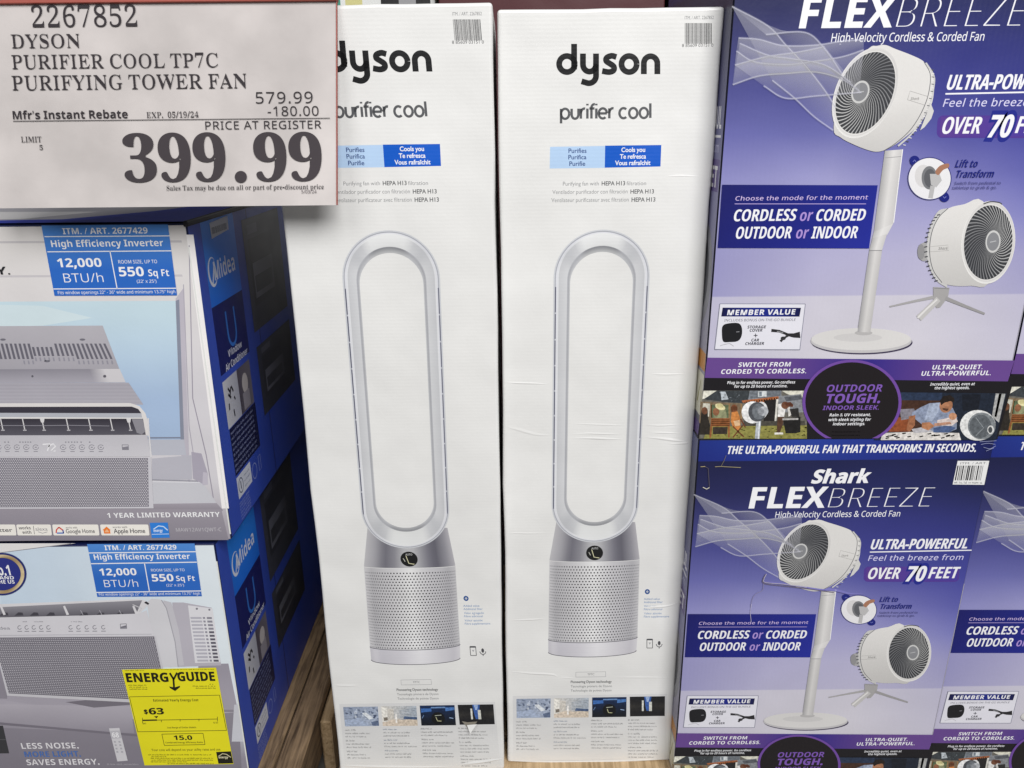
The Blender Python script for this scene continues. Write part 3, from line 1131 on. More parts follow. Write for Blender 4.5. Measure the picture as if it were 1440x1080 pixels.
def ac_side(X, root, home, dx, dz):
    """print on the right-hand side of a carton; all positions read on the upper carton and shifted by dx, dz metres"""
    F = Face((X, 0, 0), (0, 1, 0), (0, 0, 1), home)
    s1, s2, s3 = T(260, 290, .21305), T(280, 500, .25937), T(300, 740, .3147)
    z1 = home[2] + AH - .003
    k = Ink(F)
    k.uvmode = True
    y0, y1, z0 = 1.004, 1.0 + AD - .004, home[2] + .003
    k.grid([(y0, z1), (y1, z1), (y1, z0), (y0, z0)], lambda a, b: mixc(hx('#3a55bc'), hx('#1f3a94'), min(1, a * 1.6)), 10, 6)  # blue darkens towards the back: shade of the gap painted into the print
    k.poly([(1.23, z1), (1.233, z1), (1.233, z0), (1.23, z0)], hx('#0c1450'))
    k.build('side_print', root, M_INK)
    def P(y, z):          # metres on the side: y from the front edge, z down from the top edge
        return (1.0 + y, home[2] + AH - z)
    def quad(y0, za, y1, zb):
        return [P(y0, za), P(y1, za), P(y1, zb), P(y0, zb)]
    k = Ink(F)
    k.uvmode = True
    k.grid(quad(.045, .004, .172, .122), lambda a, b: mixc(hx('#2f8cf0'), hx('#1a6ad8'), b), 2, 4)
    k.poly(quad(.045, .122, .172, .222), hx('#131a5c'))
    u0 = P(.110, .160)
    k.line([(u0[0] - .017, u0[1] + .022), (u0[0] - .017, u0[1] - .012)] + [(u0[0] - .017 * math.cos(t), u0[1] - .012 - .02 * math.sin(t)) for t in [math.pi * i / 10 for i in range(1, 10)]] + [(u0[0] + .017, u0[1] - .012), (u0[0] + .017, u0[1] + .022)], .0055, hx('#2f6cc0'))
    k.text('Window', P(.083, 0)[0], P(.142, 0)[0], P(0, .205)[1], .0105, hx('#e7e9f2'), 'sr', .004, 0)
    k.text('Air Conditioner', P(.066, 0)[0], P(.163, 0)[0], P(0, .222)[1], .0105, hx('#e7e9f2'), 'sr', .010, 0)
    k.build('brand_column', root, M_INK)
    k = Ink(F)
    k.uvmode = True
    cx, cz = P(.066, .075)
    ring = [(cx + .0165 * math.cos(math.radians(t)), cz + .021 * math.sin(math.radians(t))) for t in range(50, 330, 10)]
    ring2 = [(cx + .002 + .0138 * math.cos(math.radians(t)), cz + .001 + .018 * math.sin(math.radians(t))) for t in range(50, 330, 10)]
    k.strip(ring, ring2, hx('#e4e8f2'), hx('#e4e8f2'), closed=False)
    k.line([(cx - .004, cz - .016), (cx + .010, cz + .014), (cx + .011, cz - .010)], .0036, hx('#e4e8f2'))
    k.text('Midea', P(.071, 0)[0], P(.155, 0)[0], P(0, .088)[1], .026, hx('#e4e8f2'), 'sb', -.006, 0)
    k.build('brand_mark', root, M_INK)
    k = Ink(F)
    k.uvmode = True
    k.grid(quad(.046, .232, .106, .305), lambda a, b: mixc(hx('#d0d0d6'), hx('#a8a9b4'), a), 2, 2)
    k.grid(quad(.106, .232, .165, .305), lambda a, b: mixc(hx('#4b4550'), hx('#6f6a74'), a), 2, 2)
    r = random.Random(3)
    for i in range(7):
        y, z = r.uniform(.052, .09), r.uniform(.245, .29)
        k.line([P(y, z), P(y + r.uniform(-.008, .01), z + r.uniform(.004, .014))], .004, hx('#23222a'), up=1 if i == 0 else 0)
    k.ell(*P(.135, .262), .013, .016, hx('#b9b2b0'))
    k.poly(quad(.12, .275, .15, .302), hx('#8d8890'), up=1)
    k.build('photo', root, M_INK)
    k = Ink(F)
    k.uvmode = True
    k.poly(quad(.048, .306, .168, .382), hx('#10153f'))
    k.up()
    for i in range(8):
        k.greek(P(.052, 0)[0], P(.160, 0)[0], P(0, .316 + i * .0088)[1], .0045, hx('#8f97bd'), i, .95)
    k.poly(quad(.049, .386, .112, .421), hx('#d5d8e2'))
    k.ell(*P(.064, .404), .0105, .0125, hx('#5a6076'))
    k.ell(*P(.064, .404), .0085, .0105, hx('#d5d8e2'))
    k.line([P(.064, .397), P(.064, .410)], .003, hx('#4a5068'))
    for i in range(3):
        k.greek(P(.08, 0)[0], P(.108, 0)[0], P(0, .397 + i * .009)[1], .0035, hx('#7d849c'), 20 + i)
    k.up()
    for i in range(6):
        k.greek(P(.049, 0)[0], P(.10, 0)[0], P(0, .430 + i * .0052)[1], .0036, hx('#9aa6d6'), 30 + i, .9)
    k.line([P(.128 + .011 * math.cos(t), .410 + .013 * math.sin(t)) for t in [i * math.pi / 6 for i in range(12)]], .0018, hx('#8d9ad2'), closed=True)
    k.line([P(.150, .395), P(.150, .420), P(.160, .420), P(.160, .395)], .0018, hx('#8d9ad2'), closed=True, up=0)
    k.build('notice_text', root, M_INK)
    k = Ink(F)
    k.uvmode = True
    for (a, b, c, d, col) in ((.205, .02, .40, .20, '#454753'), (.205, .225, .40, .345, '#3b3d49')):  # panel greys darkened to paint in the deep shade of the gap
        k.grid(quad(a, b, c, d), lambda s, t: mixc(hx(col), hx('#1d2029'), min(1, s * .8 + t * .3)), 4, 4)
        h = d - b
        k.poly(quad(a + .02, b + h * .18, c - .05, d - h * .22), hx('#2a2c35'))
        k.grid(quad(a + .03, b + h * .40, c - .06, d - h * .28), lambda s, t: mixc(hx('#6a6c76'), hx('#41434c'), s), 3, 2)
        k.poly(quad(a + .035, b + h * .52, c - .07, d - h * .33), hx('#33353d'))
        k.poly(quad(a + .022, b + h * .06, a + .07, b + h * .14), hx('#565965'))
    k.build('photo', root, M_INK, 'photo pair deep in the gap, greys darkened for its shade')

def ac_front_upper():
    root = empty('air_conditioner_carton', AU)
    tag(root, 'blue air conditioner carton lying on top of another, without yellow sticker', 'carton', 'blue air conditioner cartons')
    carton_body('carton', root, AW, AD, AH, M_AC, 7, 0.003, 0.0)
    F = Face((0, 1.0, 0), (1, 0, 0), (0, 0, 1), AU)
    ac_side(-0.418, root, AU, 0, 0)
    xl = AU[0] - AW / 2
    k = Ink(F)
    # whole front: printed picture of a window
    k.uvmode = True
    x0, x1, z0, z1 = xl + .002, AU[0] + AW / 2 - .0012, AU[2] + .002, AU[2] + AH - .002
    def base(a, b):
        c = mixc(hx('#dedad8'), hx('#d2cfd4'), min(1, b * 2))
        return mixc(c, hx('#a39da7'), max(0, min(1, (b - .78) * 5)))
    k.grid([(x0, z1), (x1, z1), (x1, z0), (x0, z0)], base, 6, 24)
    k.uvmode = False
    A, B, C = T(0, 280, 1 / 3.), T(0, 400, .24074), T(0, 640, .23611)
    L0 = -170
    k.poly([(L0, 340), (255, 338), (256, 341), (L0, 343)], hx('#c3bfc2'))
    k.poly([(L0, 388), (256, 386), (257, 389), (L0, 391)], hx('#c6c2c6'), up=0)
    # frame mouldings at the right
    k.poly([(262, 330), (272, 330), (322, 715), (312, 715)], hx('#efecec'))
    k.poly([(247, 420), (258, 405), (263, 560), (268, 690), (255, 640)], hx('#bbb6c1'))
    k.line([(266, 345), (271, 560), (290, 640), (300, 700)], 1.4, hx('#9a94a2'))
    k.line([(258, 400), (266, 600), (280, 690)], 1.2, hx('#aaa5b2'))
    k.grid([(L0, 425), (247, 423), (254, 618), (L0, 619)], lambda a, b: mixc(hx('#c5dae4'), hx('#a6bcda'), min(1, max(0, b * 1.6 - a * .1))), 6, 10)
    k.poly([(L0, 424), (60, 430), (130, 447), (60, 458), (L0, 462)], hx('#cfdfe5'))
    k.poly([(247, 423), (252, 421), (259, 622), (254, 620)], hx('#878c9d'))
    k.poly([(L0, 616), (254, 614.5), (254, 616.6), (L0, 618.4)], hx('#7f8598'))
    k.poly([(L0, 619), (259, 618), (262, 640), (L0, 641)], hx('#b9bbc6'))
    k.build('window_picture', root, M_INK)
    # sill
    k = Ink(F)
    k.grid(C((-700, 285), (1290, 285), (1330, 330), (-700, 330)), lambda a, b: mixc(hx('#a29ca6'), hx('#8f8993'), b), 2, 4)
    k.poly(C((905, 20), (1140, 0), (1145, 145), (905, 150)), hx('#b7b6c0'))
    k.poly(C((905, 155), (1205, 160), (1290, 285), (905, 290)), hx('#c6c6cd'))
    k.line(C((905, 147), (1200, 155)), 1.4, hx('#8d8d99'))
    k.line(C((905, 158), (1205, 164)), 1.0, hx('#dcdce2'))
    k.poly(C((1140, -20), (1200, -10), (1238, 110), (1238, 170), (1205, 170), (1150, 140)), hx('#a9a4b2'))
    k.poly(C((1210, 100), (1236, 105), (1240, 175), (1205, 180)), hx('#bdb8c4'))
    k.grid(C((-700, 318), (1318, 322), (1362, 505), (-700, 512)), lambda a, b: mixc(hx('#9b959f'), hx('#8a8590'), b), 2, 4)
    k.build('sill_picture', root, M_INK)
    # the machine
    m = Ink(F)
    m.grid(B((-560, 246), (600, 240), (700, 500), (-560, 500)), lambda a, b: mixc(hx('#b4b1b8'), hx('#a5a2aa'), b), 2, 4)
    m.up()
    for i in range(-12, 23):
        x = 30 + 26 * i
        t = 365 if 6 <= i <= 10 else 345
        e = 418 if 6 <= i <= 14 else 436
        x2 = x + (e - t) * .26 + max(0, i - 10) * 1.6
        m.poly(B((x, t), (x + 14, t), (x2 + 14, e), (x2, e)), hx('#66646f'), up=0)
        if i > 2:
            m.poly(B((x2 + 4, e + 8), (x2 + 13, e + 8), (x2 + 18, e + 30), (x2 + 8, e + 30)), hx('#8f8d98'), up=0)
    for x, y in ((18, 322), (482, 322), (275, 448)):
        m.ell(*B(x, y), 4, 1.6, hx('#706e78'), up=0)
    m.grid(B((-560, 497), (700, 493), (735, 572), (-560, 576)), lambda a, b: mixc(hx('#8b8892'), hx('#a9a6b0'), b) if a < .86 else hx('#cdcace'), 14, 4)
    m.ell(*B(190, 536), 1.6, 1.6, hx('#5f5d66'))
    m.ell(*B(612, 536), 2.2, 2.0, hx('#5f5d66'), up=0)
    rs = random.Random(2)
    m.grid(B((-560, 576), (752, 573), (838, 702), (-560, 700)), lambda a, b: mixc(hx('#a29fa9'), hx('#b5b2bb'), (math.sin(b * 40) * .5 + .5) * .5 + b * .4), 2, 24)
    m.poly(B((-560, 695), (760, 692), (815, 710), (850, 752), (864, 800), (868, 884), (-560, 890)), hx('#dedad9'))
    m.poly(B((-560, 716), (770, 713), (808, 727), (826, 752), (-560, 748)), hx('#3b3843'))
    m.poly(B((-560, 748), (826, 752), (832, 782), (-560, 776)), hx('#b4b6bf'))
    m.line(B((-560, 774), (830, 780)), 1.0, hx('#e6e4e4'))
    m.grid(B((-560, 784), (836, 784), (852, 878), (-560, 884)), lambda a, b: mixc(hx('#35323c'), hx('#5b5963'), b), 2, 4)
    m.poly(B((770, 786), (834, 786), (850, 858), (828, 876), (800, 866)), hx('#8e8c94'))
    for x, w in ((-380, 1), (-250, 1), (-120, 1), (4, 1), (132, 1), (245, 2.4), (388, 1), (518, 1), (645, 1), (750, 2.4)):
        m.line(B((x, 784), (x + 14, 850)), 1.5, hx('#d6d4d6'))
        m.line(B((x + 4, 851), (x + 24, 851)), 1.6, hx('#bfbdc2'), up=0)
        if w > 2:
            m.poly(B((x - 12, 782), (x + 16, 782), (x + 12, 806), (x - 4, 806)), hx('#d9d7d9'))
    m.line(B((-560, 822), (250, 824), (400, 822), (640, 826)), .7, hx('#9c9aa4'))
    m.line(B((866, 780), (872, 884), (884, 1010)), 2.2, hx('#d9d7da'))
    pic = m.build('machine_picture', root, M_INK)
    k = Ink(F)
    k.grid(B((-560, 882), (862, 879), (880, 1004), (-560, 1008)), lambda a, b: mixc(hx('#c2c0c7'), hx('#cbc9cf'), b), 2, 2)
    dk = hx('#85838d')
    for x in (-8, 45, 100, 155, 210, 370, 425, 480, 537, 590):
        cx, cy = B(x, 950)
        k.line(arc(cx, cy, 4, 3.4, 0, 330, 12), .8, dk)
        k.line([(cx - 3, cy + 6), (cx + 3, cy + 6)], .9, dk, up=0)
        k.line([(cx - 1.5, cy), (cx + 1.5, cy)], 1.2, dk, up=0)
    for x in (30, 50, 118, 135, 150, 165, 180, 385, 402, 420, 437, 452, 475, 525):
        k.ell(*B(x, 920), 1.1, .8, dk, up=0)
    k.line(B((250, 934), (292, 930), (278, 972)), 2.2, hx('#e7e6ea'))
    k.line(B((280, 946), (312, 930), (326, 944), (300, 970), (326, 972)), 2.2, hx('#e7e6ea'), up=0)
    k.frame(B((714, 936), (750, 936), (752, 964), (716, 964)), .8, dk)
    k.poly(B((716, 950), (751, 944), (752, 962), (717, 962)), dk)
    k.build('control_strip', pic, M_INK)
    k = Ink(F)
    k.poly(C((-700, 14), (900, 14), (916, 316), (-700, 322)), hx('#cac8cf'))
    k.poly(C((-700, 16), (882, 16), (888, 306), (-700, 312)), hx('#77747f'))
    dots(k, C((-700, 18), (880, 18), (886, 304), (-700, 310)), 122, 29, hx('#cdcad0'), .00118, .00112)
    k.build('grille', pic, M_INK)
    # writing
    k = Ink(F)
    k.text('EASY.', -44, 15, 386, 11, hx('#26262a'), 'sb')
    k.build('slogan', root, M_INK)
    k = Ink(F)
    k.text('1 YEAR LIMITED WARRANTY', 151.5, 310, 727.2, 6.8, WHITE, 'sb', 0, 0)
    k.build('warranty_text', root, M_INK)
    k = Ink(F)
    k.text('MAW12AV1QWT-C', 248, 312, 747, 5, hx('#c9c6cc'), 'sr')
    k.build('model_number', root, M_INK)
    label_block(F, root, [(58.5, 317), (236.5, 315.5), (249.3, 415.3), (77, 415.8)],
                [([(63, 332.7), (239, 331.6)], 1.3), ([(67, 354), (241.5, 352.6)], 1.3), ([(155, 353.3), (165, 405.6)], 1.3), ([(75.5, 406.2), (248, 405.2)], 1.3)],
                [('ITM. / ART. 2677429', 89, 208.5, 328.7, 8.6, 'sb', 0), ('High Efficiency Inverter', 73, 230.5, 346.6, 9.4, 'sb', -.004), ('12,000', 82, 144, 375.3, 12.2, 'sb', .004),
                 ('BTU/h', 91, 146.5, 396.8, 12.6, 'sr', -.01), ('ROOM SIZE, UP TO', 167, 221.5, 370.2, 4.8, 'sr', 0), ('550', 168.5, 203.4, 388.2, 13, 'sb', .004), ('Sq Ft', 209.5, 238.5, 388.2, 9.6, 'sb', -.006),
                 ('(22\' x 25\')', 193, 220.5, 397.5, 4.4, 'sr', 0), ('Fits window openings 22" - 36" wide and minimum 13.75" high', 82, 247, 412.8, 4.4, 'sr', 0)])
    # badges
    def badge(x0, x1, y0, y1):
        k = Ink(F)
        a, b = C(x0, y0), C(x1, y1)
        k.poly(rounded(a[0], a[1], b[0], b[1], 1.8, .13), hx('#efebe4'))
        return k
    g = hx('#4d4b50')
    k = badge(-160, 92, 412, 477); k.text('matter', *[C(x, 0)[0] for x in (-60, 78)], C(0, 456)[1], 5.4, g, 'r', .01, .01); k.build('badge', root, M_INK)
    k = badge(98, 303, 412, 477); k.text('works', C(115, 0)[0], C(186, 0)[0], C(0, 441)[1], 4.2, g, 'sb'); k.text('with', C(136, 0)[0], C(190, 0)[0], C(0, 467)[1], 4.2, g, 'sb')
    k.line(C((200, 420), (207, 470)), .7, g); k.text('alexa', C(214, 0)[0], C(286, 0)[0], C(0, 449)[1], 5, hx('#8f8d92'), 'r'); k.line(C((228, 455), (255, 464), (284, 456)), .8, hx('#8f8d92')); k.build('badge', root, M_INK)
    k = badge(312, 586, 412, 477); k.text('works with', C(393, 0)[0], C(462, 0)[0], C(0, 436)[1], 2.9, g, 'r'); k.text('Google Home', C(396, 0)[0], C(568, 0)[0], C(0, 463)[1], 5.6, g, 'r', .012, .01)
    k.line(C((336, 462), (338, 444), (352, 428)), 1.8, hx('#d0433a')); k.line(C((352, 428), (376, 446)), 1.8, hx('#d0433a'), up=0); k.line(C((376, 444), (380, 464)), 1.8, hx('#3a55a8'), up=0); k.line(C((340, 463), (382, 463)), 1.8, hx('#3f6fbf'), up=0); k.build('badge', root, M_INK)
    k = badge(597, 884, 412, 477); k.text('works with', C(672, 0)[0], C(760, 0)[0], C(0, 433)[1], 2.9, g, 'r'); k.text('Apple Home', C(680, 0)[0], C(868, 0)[0], C(0, 463)[1], 6.2, g, 'r', .018, .012)
    k.poly(C((611, 446), (636, 424), (662, 446), (656, 446), (660, 466), (622, 466), (618, 446)), hx('#ec7f33')); k.poly(C((626, 452), (638, 440), (650, 452), (650, 458), (628, 458)), hx('#f4b98c')); k.build('badge', root, M_INK)
    k = Ink(F)
    k.poly(C((893, 402), (1000, 400), (1012, 490), (905, 492)), hx('#2f7fd8'))
    k.line(C((915, 440), (945, 420), (975, 424), (1000, 446)), 1.4, hx('#cfe3f7'))
    k.text('energy', C(917, 0)[0], C(972, 0)[0], C(0, 456)[1], 4, hx('#e6f0fb'), 'bi'); k.line(C((906, 470), (1008, 468)), .8, hx('#cfe3f7')); k.build('badge', root, M_INK, 'square blue energy badge')
    # top flap edge with a dark gap, and pictures printed on the top
    k = Ink(Face((0, 0, AU[2] + AH + .002), (1, 0, 0), (0, 1, 0), AU))
    k.uvmode = True
    k.poly([(xl + .01, 1.006), (AU[0] + AW / 2 - .006, 1.006), (AU[0] + AW / 2 - .006, 1.57), (xl + .01, 1.57)], hx('#3a48b4'))
    k.poly([(xl + .1, 1.02), (-.60, 1.045), (-.52, 1.14), (-.45, 1.3), (xl + .1, 1.3)], hx('#b9b7be'))
    k.poly([(xl + .1, 1.02), (-.66, 1.055), (-.60, 1.14), (xl + .1, 1.16)], hx('#e7e5e6'))
    k.build('top_print', root, M_INK)
    bm = bmesh.new()
    box_bm(bm, AW / 2 - .003, AW / 2 + .0035, -.0035, AD * .8, AH - .004, AH + .0035, .0018, 2)
    me = bpy.data.meshes.new('top_flap'); bm.to_mesh(me); bm.free()
    link_mesh('top_flap', me, M_BLACKBOARD, root)
    # scuffed white edges of the board
    bm = bmesh.new()
    box_bm(bm, AW / 2 - .0016, AW / 2 + .0004, -.0004, .0012, .01, AH - .03, .0003, 1)
    me = bpy.data.meshes.new('worn_edge'); bm.to_mesh(me); bm.free()
    link_mesh('worn_edge', me, M_DULLWHITE, root)
    return root

def ac_front_lower():
    root = empty('air_conditioner_carton', AL)
    tag(root, 'blue air conditioner carton at the bottom of its stack, bearing a yellow sticker', 'carton', 'blue air conditioner cartons')
    carton_body('carton', root, AW, AD, AH, M_AC, 9, 0.003, 0.0)
    F = Face((0, 1.0, 0), (1, 0, 0), (0, 0, 1), AL)
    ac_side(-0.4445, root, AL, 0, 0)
    xl = AL[0] - AW / 2
    A, B = T(0, 760, .22222), T(0, 920, .23611)
    k = Ink(F)
    k.uvmode = True
    x0, x1, z0, z1 = xl + .002, AL[0] + AW / 2 - .0012, AL[2] + .002, AL[2] + AH - .002
    def base(a, b):
        c = mixc(hx('#c6d6e6'), hx('#dfe7ed'), max(0, min(1, (a - .55) * 2.4)))
        return mixc(c, hx('#938e9a'), max(0, min(1, (b - .62) * 4)))
    k.grid([(x0, z1), (x1, z1), (x1, z0), (x0, z0)], base, 10, 24)
    k.uvmode = False
    k.poly(A((-800, 20), (480, 18), (0, 78), (-800, 160)), hx('#e3e1e0'))
    k.line(A((-800, 170), (0, 78), (450, 20)), 1.0, hx('#8a8890'))
    k.poly(A((-800, 190), (0, 90), (0, 330), (20, 440), (-800, 460)), hx('#cddbe9'))
    k.build('window_picture', root, M_INK)
    # sill, lower wall
    k = Ink(F)
    k.grid(B((-800, 255), (1420, 320), (1440, 700), (-800, 700)), lambda a, b: mixc(hx('#8f8a95'), hx('#807b86'), b), 4, 6)
    k.grid(B((-800, 250), (1320, 150), (1412, 330), (-800, 330)), lambda a, b: mixc(hx('#a29da8'), hx('#aaa5b0'), b), 4, 4)
    k.grid(B((1180, 60), (1360, 55), (1415, 325), (1200, 325)), lambda a, b: mixc(hx('#9a95a1'), hx('#a7a2ad'), b), 2, 2)
    k.poly(B((1395, 300), (1418, 300), (1455, 520), (1380, 520)), hx('#c9cad2'))
    k.grid(B((-800, 330), (0, 270), (790, 385), (1420, 345)), lambda a, b: mixc(hx('#a9a4af'), hx('#bab5bf'), b), 6, 4)
    k.grid(B((-800, 285), (780, 310), (800, 470), (-800, 405)), lambda a, b: mixc(hx('#b2adb7'), hx('#97929d'), b), 6, 5)
    k.poly(B((-800, 403), (0, 405), (830, 478), (840, 492), (0, 420), (-800, 418)), hx('#78737e'))
    k.poly(B((390, 285), (560, 268), (780, 275), (790, 300), (560, 318)), hx('#77727c'))
    k.poly(B((-800, 425), (18, 425), (55, 590), (-800, 600)), hx('#3a3a3e'))
    k.line(B((-800, 508), (35, 508)), .8, hx('#5c5c60'))
    k.build('sill_picture', root, M_INK)
    # the machine
    m = Ink(F)
    # side body with louvres
    m.poly(A((1090, 392), (1160, 392), (1340, 425), (1400, 790), (1130, 800)), hx('#b7b3bd'))
    m.poly(A((1190, 410), (1345, 430), (1395, 770), (1235, 775)), hx('#dcdbe0'))
    m.up()
    for i in range(13):
        y = 484 + i * 22.5
        x = 1205 + i * 3.6
        m.poly(A((x, y), (x + 70, y), (x + 72, y + 12), (x + 2, y + 12)), hx('#b3b1bc'), up=0)
        m.poly(A((x + 78, y), (x + 92, y), (x + 94, y + 12), (x + 80, y + 12)), hx('#8f8d99'), up=0)
        m.poly(A((x + 103, y), (x + 135, y), (x + 137, y + 13), (x + 105, y + 13)), hx('#5c5a66') if i > 3 else hx('#8b8994'), up=0)
    m.ell(*A(1246, 432), 1.6, 1.4, hx('#77757f'), up=0)
    m.ell(*A(1325, 438), 1.4, 1.4, hx('#77757f'), up=0)
    m.poly(A((1035, 378), (1085, 392), (1130, 560), (1165, 790), (1060, 800), (1000, 600)), hx('#c3c1c8'))
    m.poly(A((930, 390), (960, 368), (1020, 374), (1050, 420), (1105, 640), (1125, 800), (1000, 800), (960, 610)), hx('#d2d1d6'))
    m.line(A((1022, 376), (1054, 430), (1108, 640), (1128, 800)), 1.2, hx('#a09ea7'))
    # opening on top
    m.poly(A((-800, 440), (0, 402), (880, 370), (925, 382), (945, 400), (880, 468), (0, 494), (-800, 510)), hx('#d9d7db'))
    m.grid(A((-800, 460), (900, 378), (862, 466), (-800, 506)), lambda a, b: mixc(hx('#8f8d95'), hx('#63616a'), b), 6, 3)
    m.poly(A((925, 384), (945, 398), (938, 408), (912, 394)), hx('#2e2c33'))
    for x in (30, 125, 222, 325, 535, 640, 760):
        m.poly(A((x - 34, 476), (x - 8, 454), (x + 18, 456), (x + 24, 474)), hx('#45434b'))
    for x in (-100, 0, 400, 838):
        m.poly(A((x, 416), (x + 12, 412), (x + 38, 468), (x + 22, 472)), hx('#dad8dc'))
    m.line(A((840, 405), (900, 430), (880, 450)), 1.2, hx('#c9c7cc'))
    for x in (520, 640, 765):
        m.line(A((x - 10, 440), (x + 6, 470)), .8, hx('#b1afb7'), up=0)
    pic = m.build('machine_picture', root, M_INK)
    k = Ink(F)
    k.poly(A((-800, 510), (0, 492), (880, 462), (928, 440), (975, 605), (0, 612), (-800, 620)), hx('#d4d2d8'))
    k.line(A((-800, 606), (0, 600), (960, 592)), .8, hx('#aaa8b0'))
    dk = hx('#77757f')
    k.text('Midea', A(-50, 0)[0], A(66, 0)[0], A(0, 563)[1], 4, dk, 'r')
    for x in (125, 170, 215, 262, 308, 448, 498, 550, 600, 655):
        cx, cy = A(x, 550 + (x - 125) * -.003)
        k.line(arc(cx, cy, 2.6, 2.6, 20, 300, 10), .9, dk)
        k.line([(cx - 3, cy + 5.4), (cx + 3.4, cy + 5.4)], .9, dk, up=0)
    for x0_, x1_ in ((145, 172), (218, 282), (450, 522)):
        k.greek(A(x0_, 0)[0], A(x1_, 0)[0], A(0, 516)[1], 1.6, dk, x0_)
    k.frame(A((762, 528), (800, 526), (803, 556), (764, 557)), .8, dk)
    k.poly(A((764, 545), (801, 535), (802, 552), (765, 554)), dk)
    k.build('control_strip', pic, M_INK)
    k = Ink(F)
    k.poly(A((-800, 618), (-60, 612), (20, 780), (45, 1000), (-800, 960)), hx('#8d8893'))
    q = [A(-40, 614), A(978, 605), B(770, 268), B(52, 232)]
    q2 = [A(-46, 610), A(990, 601), B(800, 278), B(46, 244)]
    qq = [A(-40, 614), A(978, 605), A(1035, 850), B(52, 232)]
    k.poly([A(-46, 609), A(986, 601), (241, 990.5), B(44, 246)], hx('#c9c7cd'))
    k.poly([A(-40, 614), A(976, 606), (236.5, 985.5), B(54, 232)], hx('#6d6a74'))
    dots(k, [A(-36, 618), A(974, 609), (235, 984), B(54, 230)], 84, 32, hx('#c1bec5'), .00118, .00112)
    k.build('grille', pic, M_INK)
    label_block(F, root, [A(552, 22), A(1232, 18), A(1278, 352), A(617, 356)],
                [(A((562, 78), (1240, 70)), 1.3), (A((577, 146), (1246, 136)), 1.3), (A((915, 142), (946, 318)), 1.3), (A((610, 328), (1274, 318)), 1.3)],
                [('ITM. / ART. 2677429', A(665, 0)[0], A(1120, 0)[0], A(0, 58)[1], 6.6, 'sb', 0), ('High Efficiency Inverter', A(598, 0)[0], A(1205, 0)[0], A(0, 118)[1], 7.6, 'sb', -.004),
                 ('12,000', A(634, 0)[0], A(868, 0)[0], A(0, 219)[1], 9.6, 'sb', .004), ('BTU/h', A(664, 0)[0], A(878, 0)[0], A(0, 293)[1], 10, 'sr', -.01),
                 ('ROOM SIZE, UP TO', A(958, 0)[0], A(1170, 0)[0], A(0, 194)[1], 3.6, 'sr', 0), ('550', A(965, 0)[0], A(1102, 0)[0], A(0, 257)[1], 10, 'sb', .004), ('Sq Ft', A(1118, 0)[0], A(1236, 0)[0], A(0, 255)[1], 7.4, 'sb', -.006),
                 ('(22\' x 25\')', A(1055, 0)[0], A(1166, 0)[0], A(0, 289)[1], 3.4, 'sr', 0), ('Fits window openings 22" - 36" wide and minimum 13.75" high', A(628, 0)[0], A(1268, 0)[0], A(0, 345)[1], 3.6, 'sr', 0)])
    # round seal
    k = Ink(F)
    cx, cy = A(14, 212)
    k.ell(cx, cy, 34.5, 30, hx('#252c6c'), n=44)
    k.strip(arc(cx, cy, 31.5, 27.4, 0, 360, 44)[:-1], arc(cx, cy, 26.5, 23, 0, 360, 44)[:-1], lambda t: mixc(hx('#a98f68'), hx('#e3d2ac'), .5 + .5 * math.sin(t * 20)), lambda t: mixc(hx('#8f7650'), hx('#cdb98f'), .5 + .5 * math.sin(t * 20 + 1)))
    k.ell(cx, cy, 26, 22.5, hx('#2a3180'), n=40)
    k.text('No.1', -11, A(72, 0)[0], A(0, 219)[1], 14.2, WHITE, 'sb', .008, .004, up=1)
    k.text('BRAND', -12, A(92, 0)[0], A(0, 245)[1], 4.6, WHITE, 'sb')
    k.text('IN THE US', -17, A(96, 0)[0], A(0, 272)[1], 5.0, WHITE, 'sb')
    k.build('award_seal', root, M_INK)
    # writing
    k = Ink(F)
    k.text('LESS NOISE.', B(132, 0)[0], B(472, 0)[0], B(0, 560)[1], 8, hx('#e4e2e6'), 'sb', -.004)
    k.text('MORE LIGHT.', B(150, 0)[0], B(484, 0)[0], B(0, 609)[1], 7.6, hx('#4a70b4'), 'sb', -.004)
    k.text('SAVES ENERGY.', B(163, 0)[0], B(596, 0)[0], B(0, 657)[1], 8, hx('#e4e2e6'), 'sb', -.004)
    k.build('slogan', root, M_INK)
    k = Ink(F)
    k.greek(B(640, 0)[0], B(840, 0)[0], B(0, 658)[1], 2.2, hx('#b9b6bd'), 4)
    k.build('fine_print', root, M_INK)
    k = Ink(F)
    k.poly(B((650, 440), (712, 437), (762, 632), (700, 637)), hx('#d2d0d5'))
    k.poly(B((655, 455), (714, 452), (726, 498), (667, 502)), hx('#bdbbc2'))
    k.text('68', B(672, 0)[0], B(712, 0)[0], B(0, 494)[1], 7, hx('#f1f0f3'), 'sb', up=1)
    for i in range(4):
        y = 515 + i * 20
        k.poly(B((678 + i * 5, y), (690 + i * 5, y), (692 + i * 5, y + 10), (680 + i * 5, y + 10)), hx('#b0aeb6'), up=0)
        k.poly(B((706 + i * 5, y), (718 + i * 5, y), (720 + i * 5, y + 10), (708 + i * 5, y + 10)), hx('#b0aeb6'), up=0)
    k.build('remote_picture', root, M_INK)
    # yellow energy sticker
    F.level += 6
    k = Ink(F)
    k.poly(B((727, 90), (1288, 78), (1392, 652), (862, 660)), hx('#e6dd22'))
    ik = hx('#1f1e12')
    k.greek(B(745, 0)[0], B(870, 0)[0], B(0, 98)[1], 1.6, ik, 2); k.greek(B(930, 0)[0], B(1280, 0)[0], B(0, 92)[1], 1.6, ik, 3)
    k.text('ENERG', B(757, 0)[0], B(1008, 0)[0], B(0, 163)[1], 12.4, ik, 'sb', .022, .02)
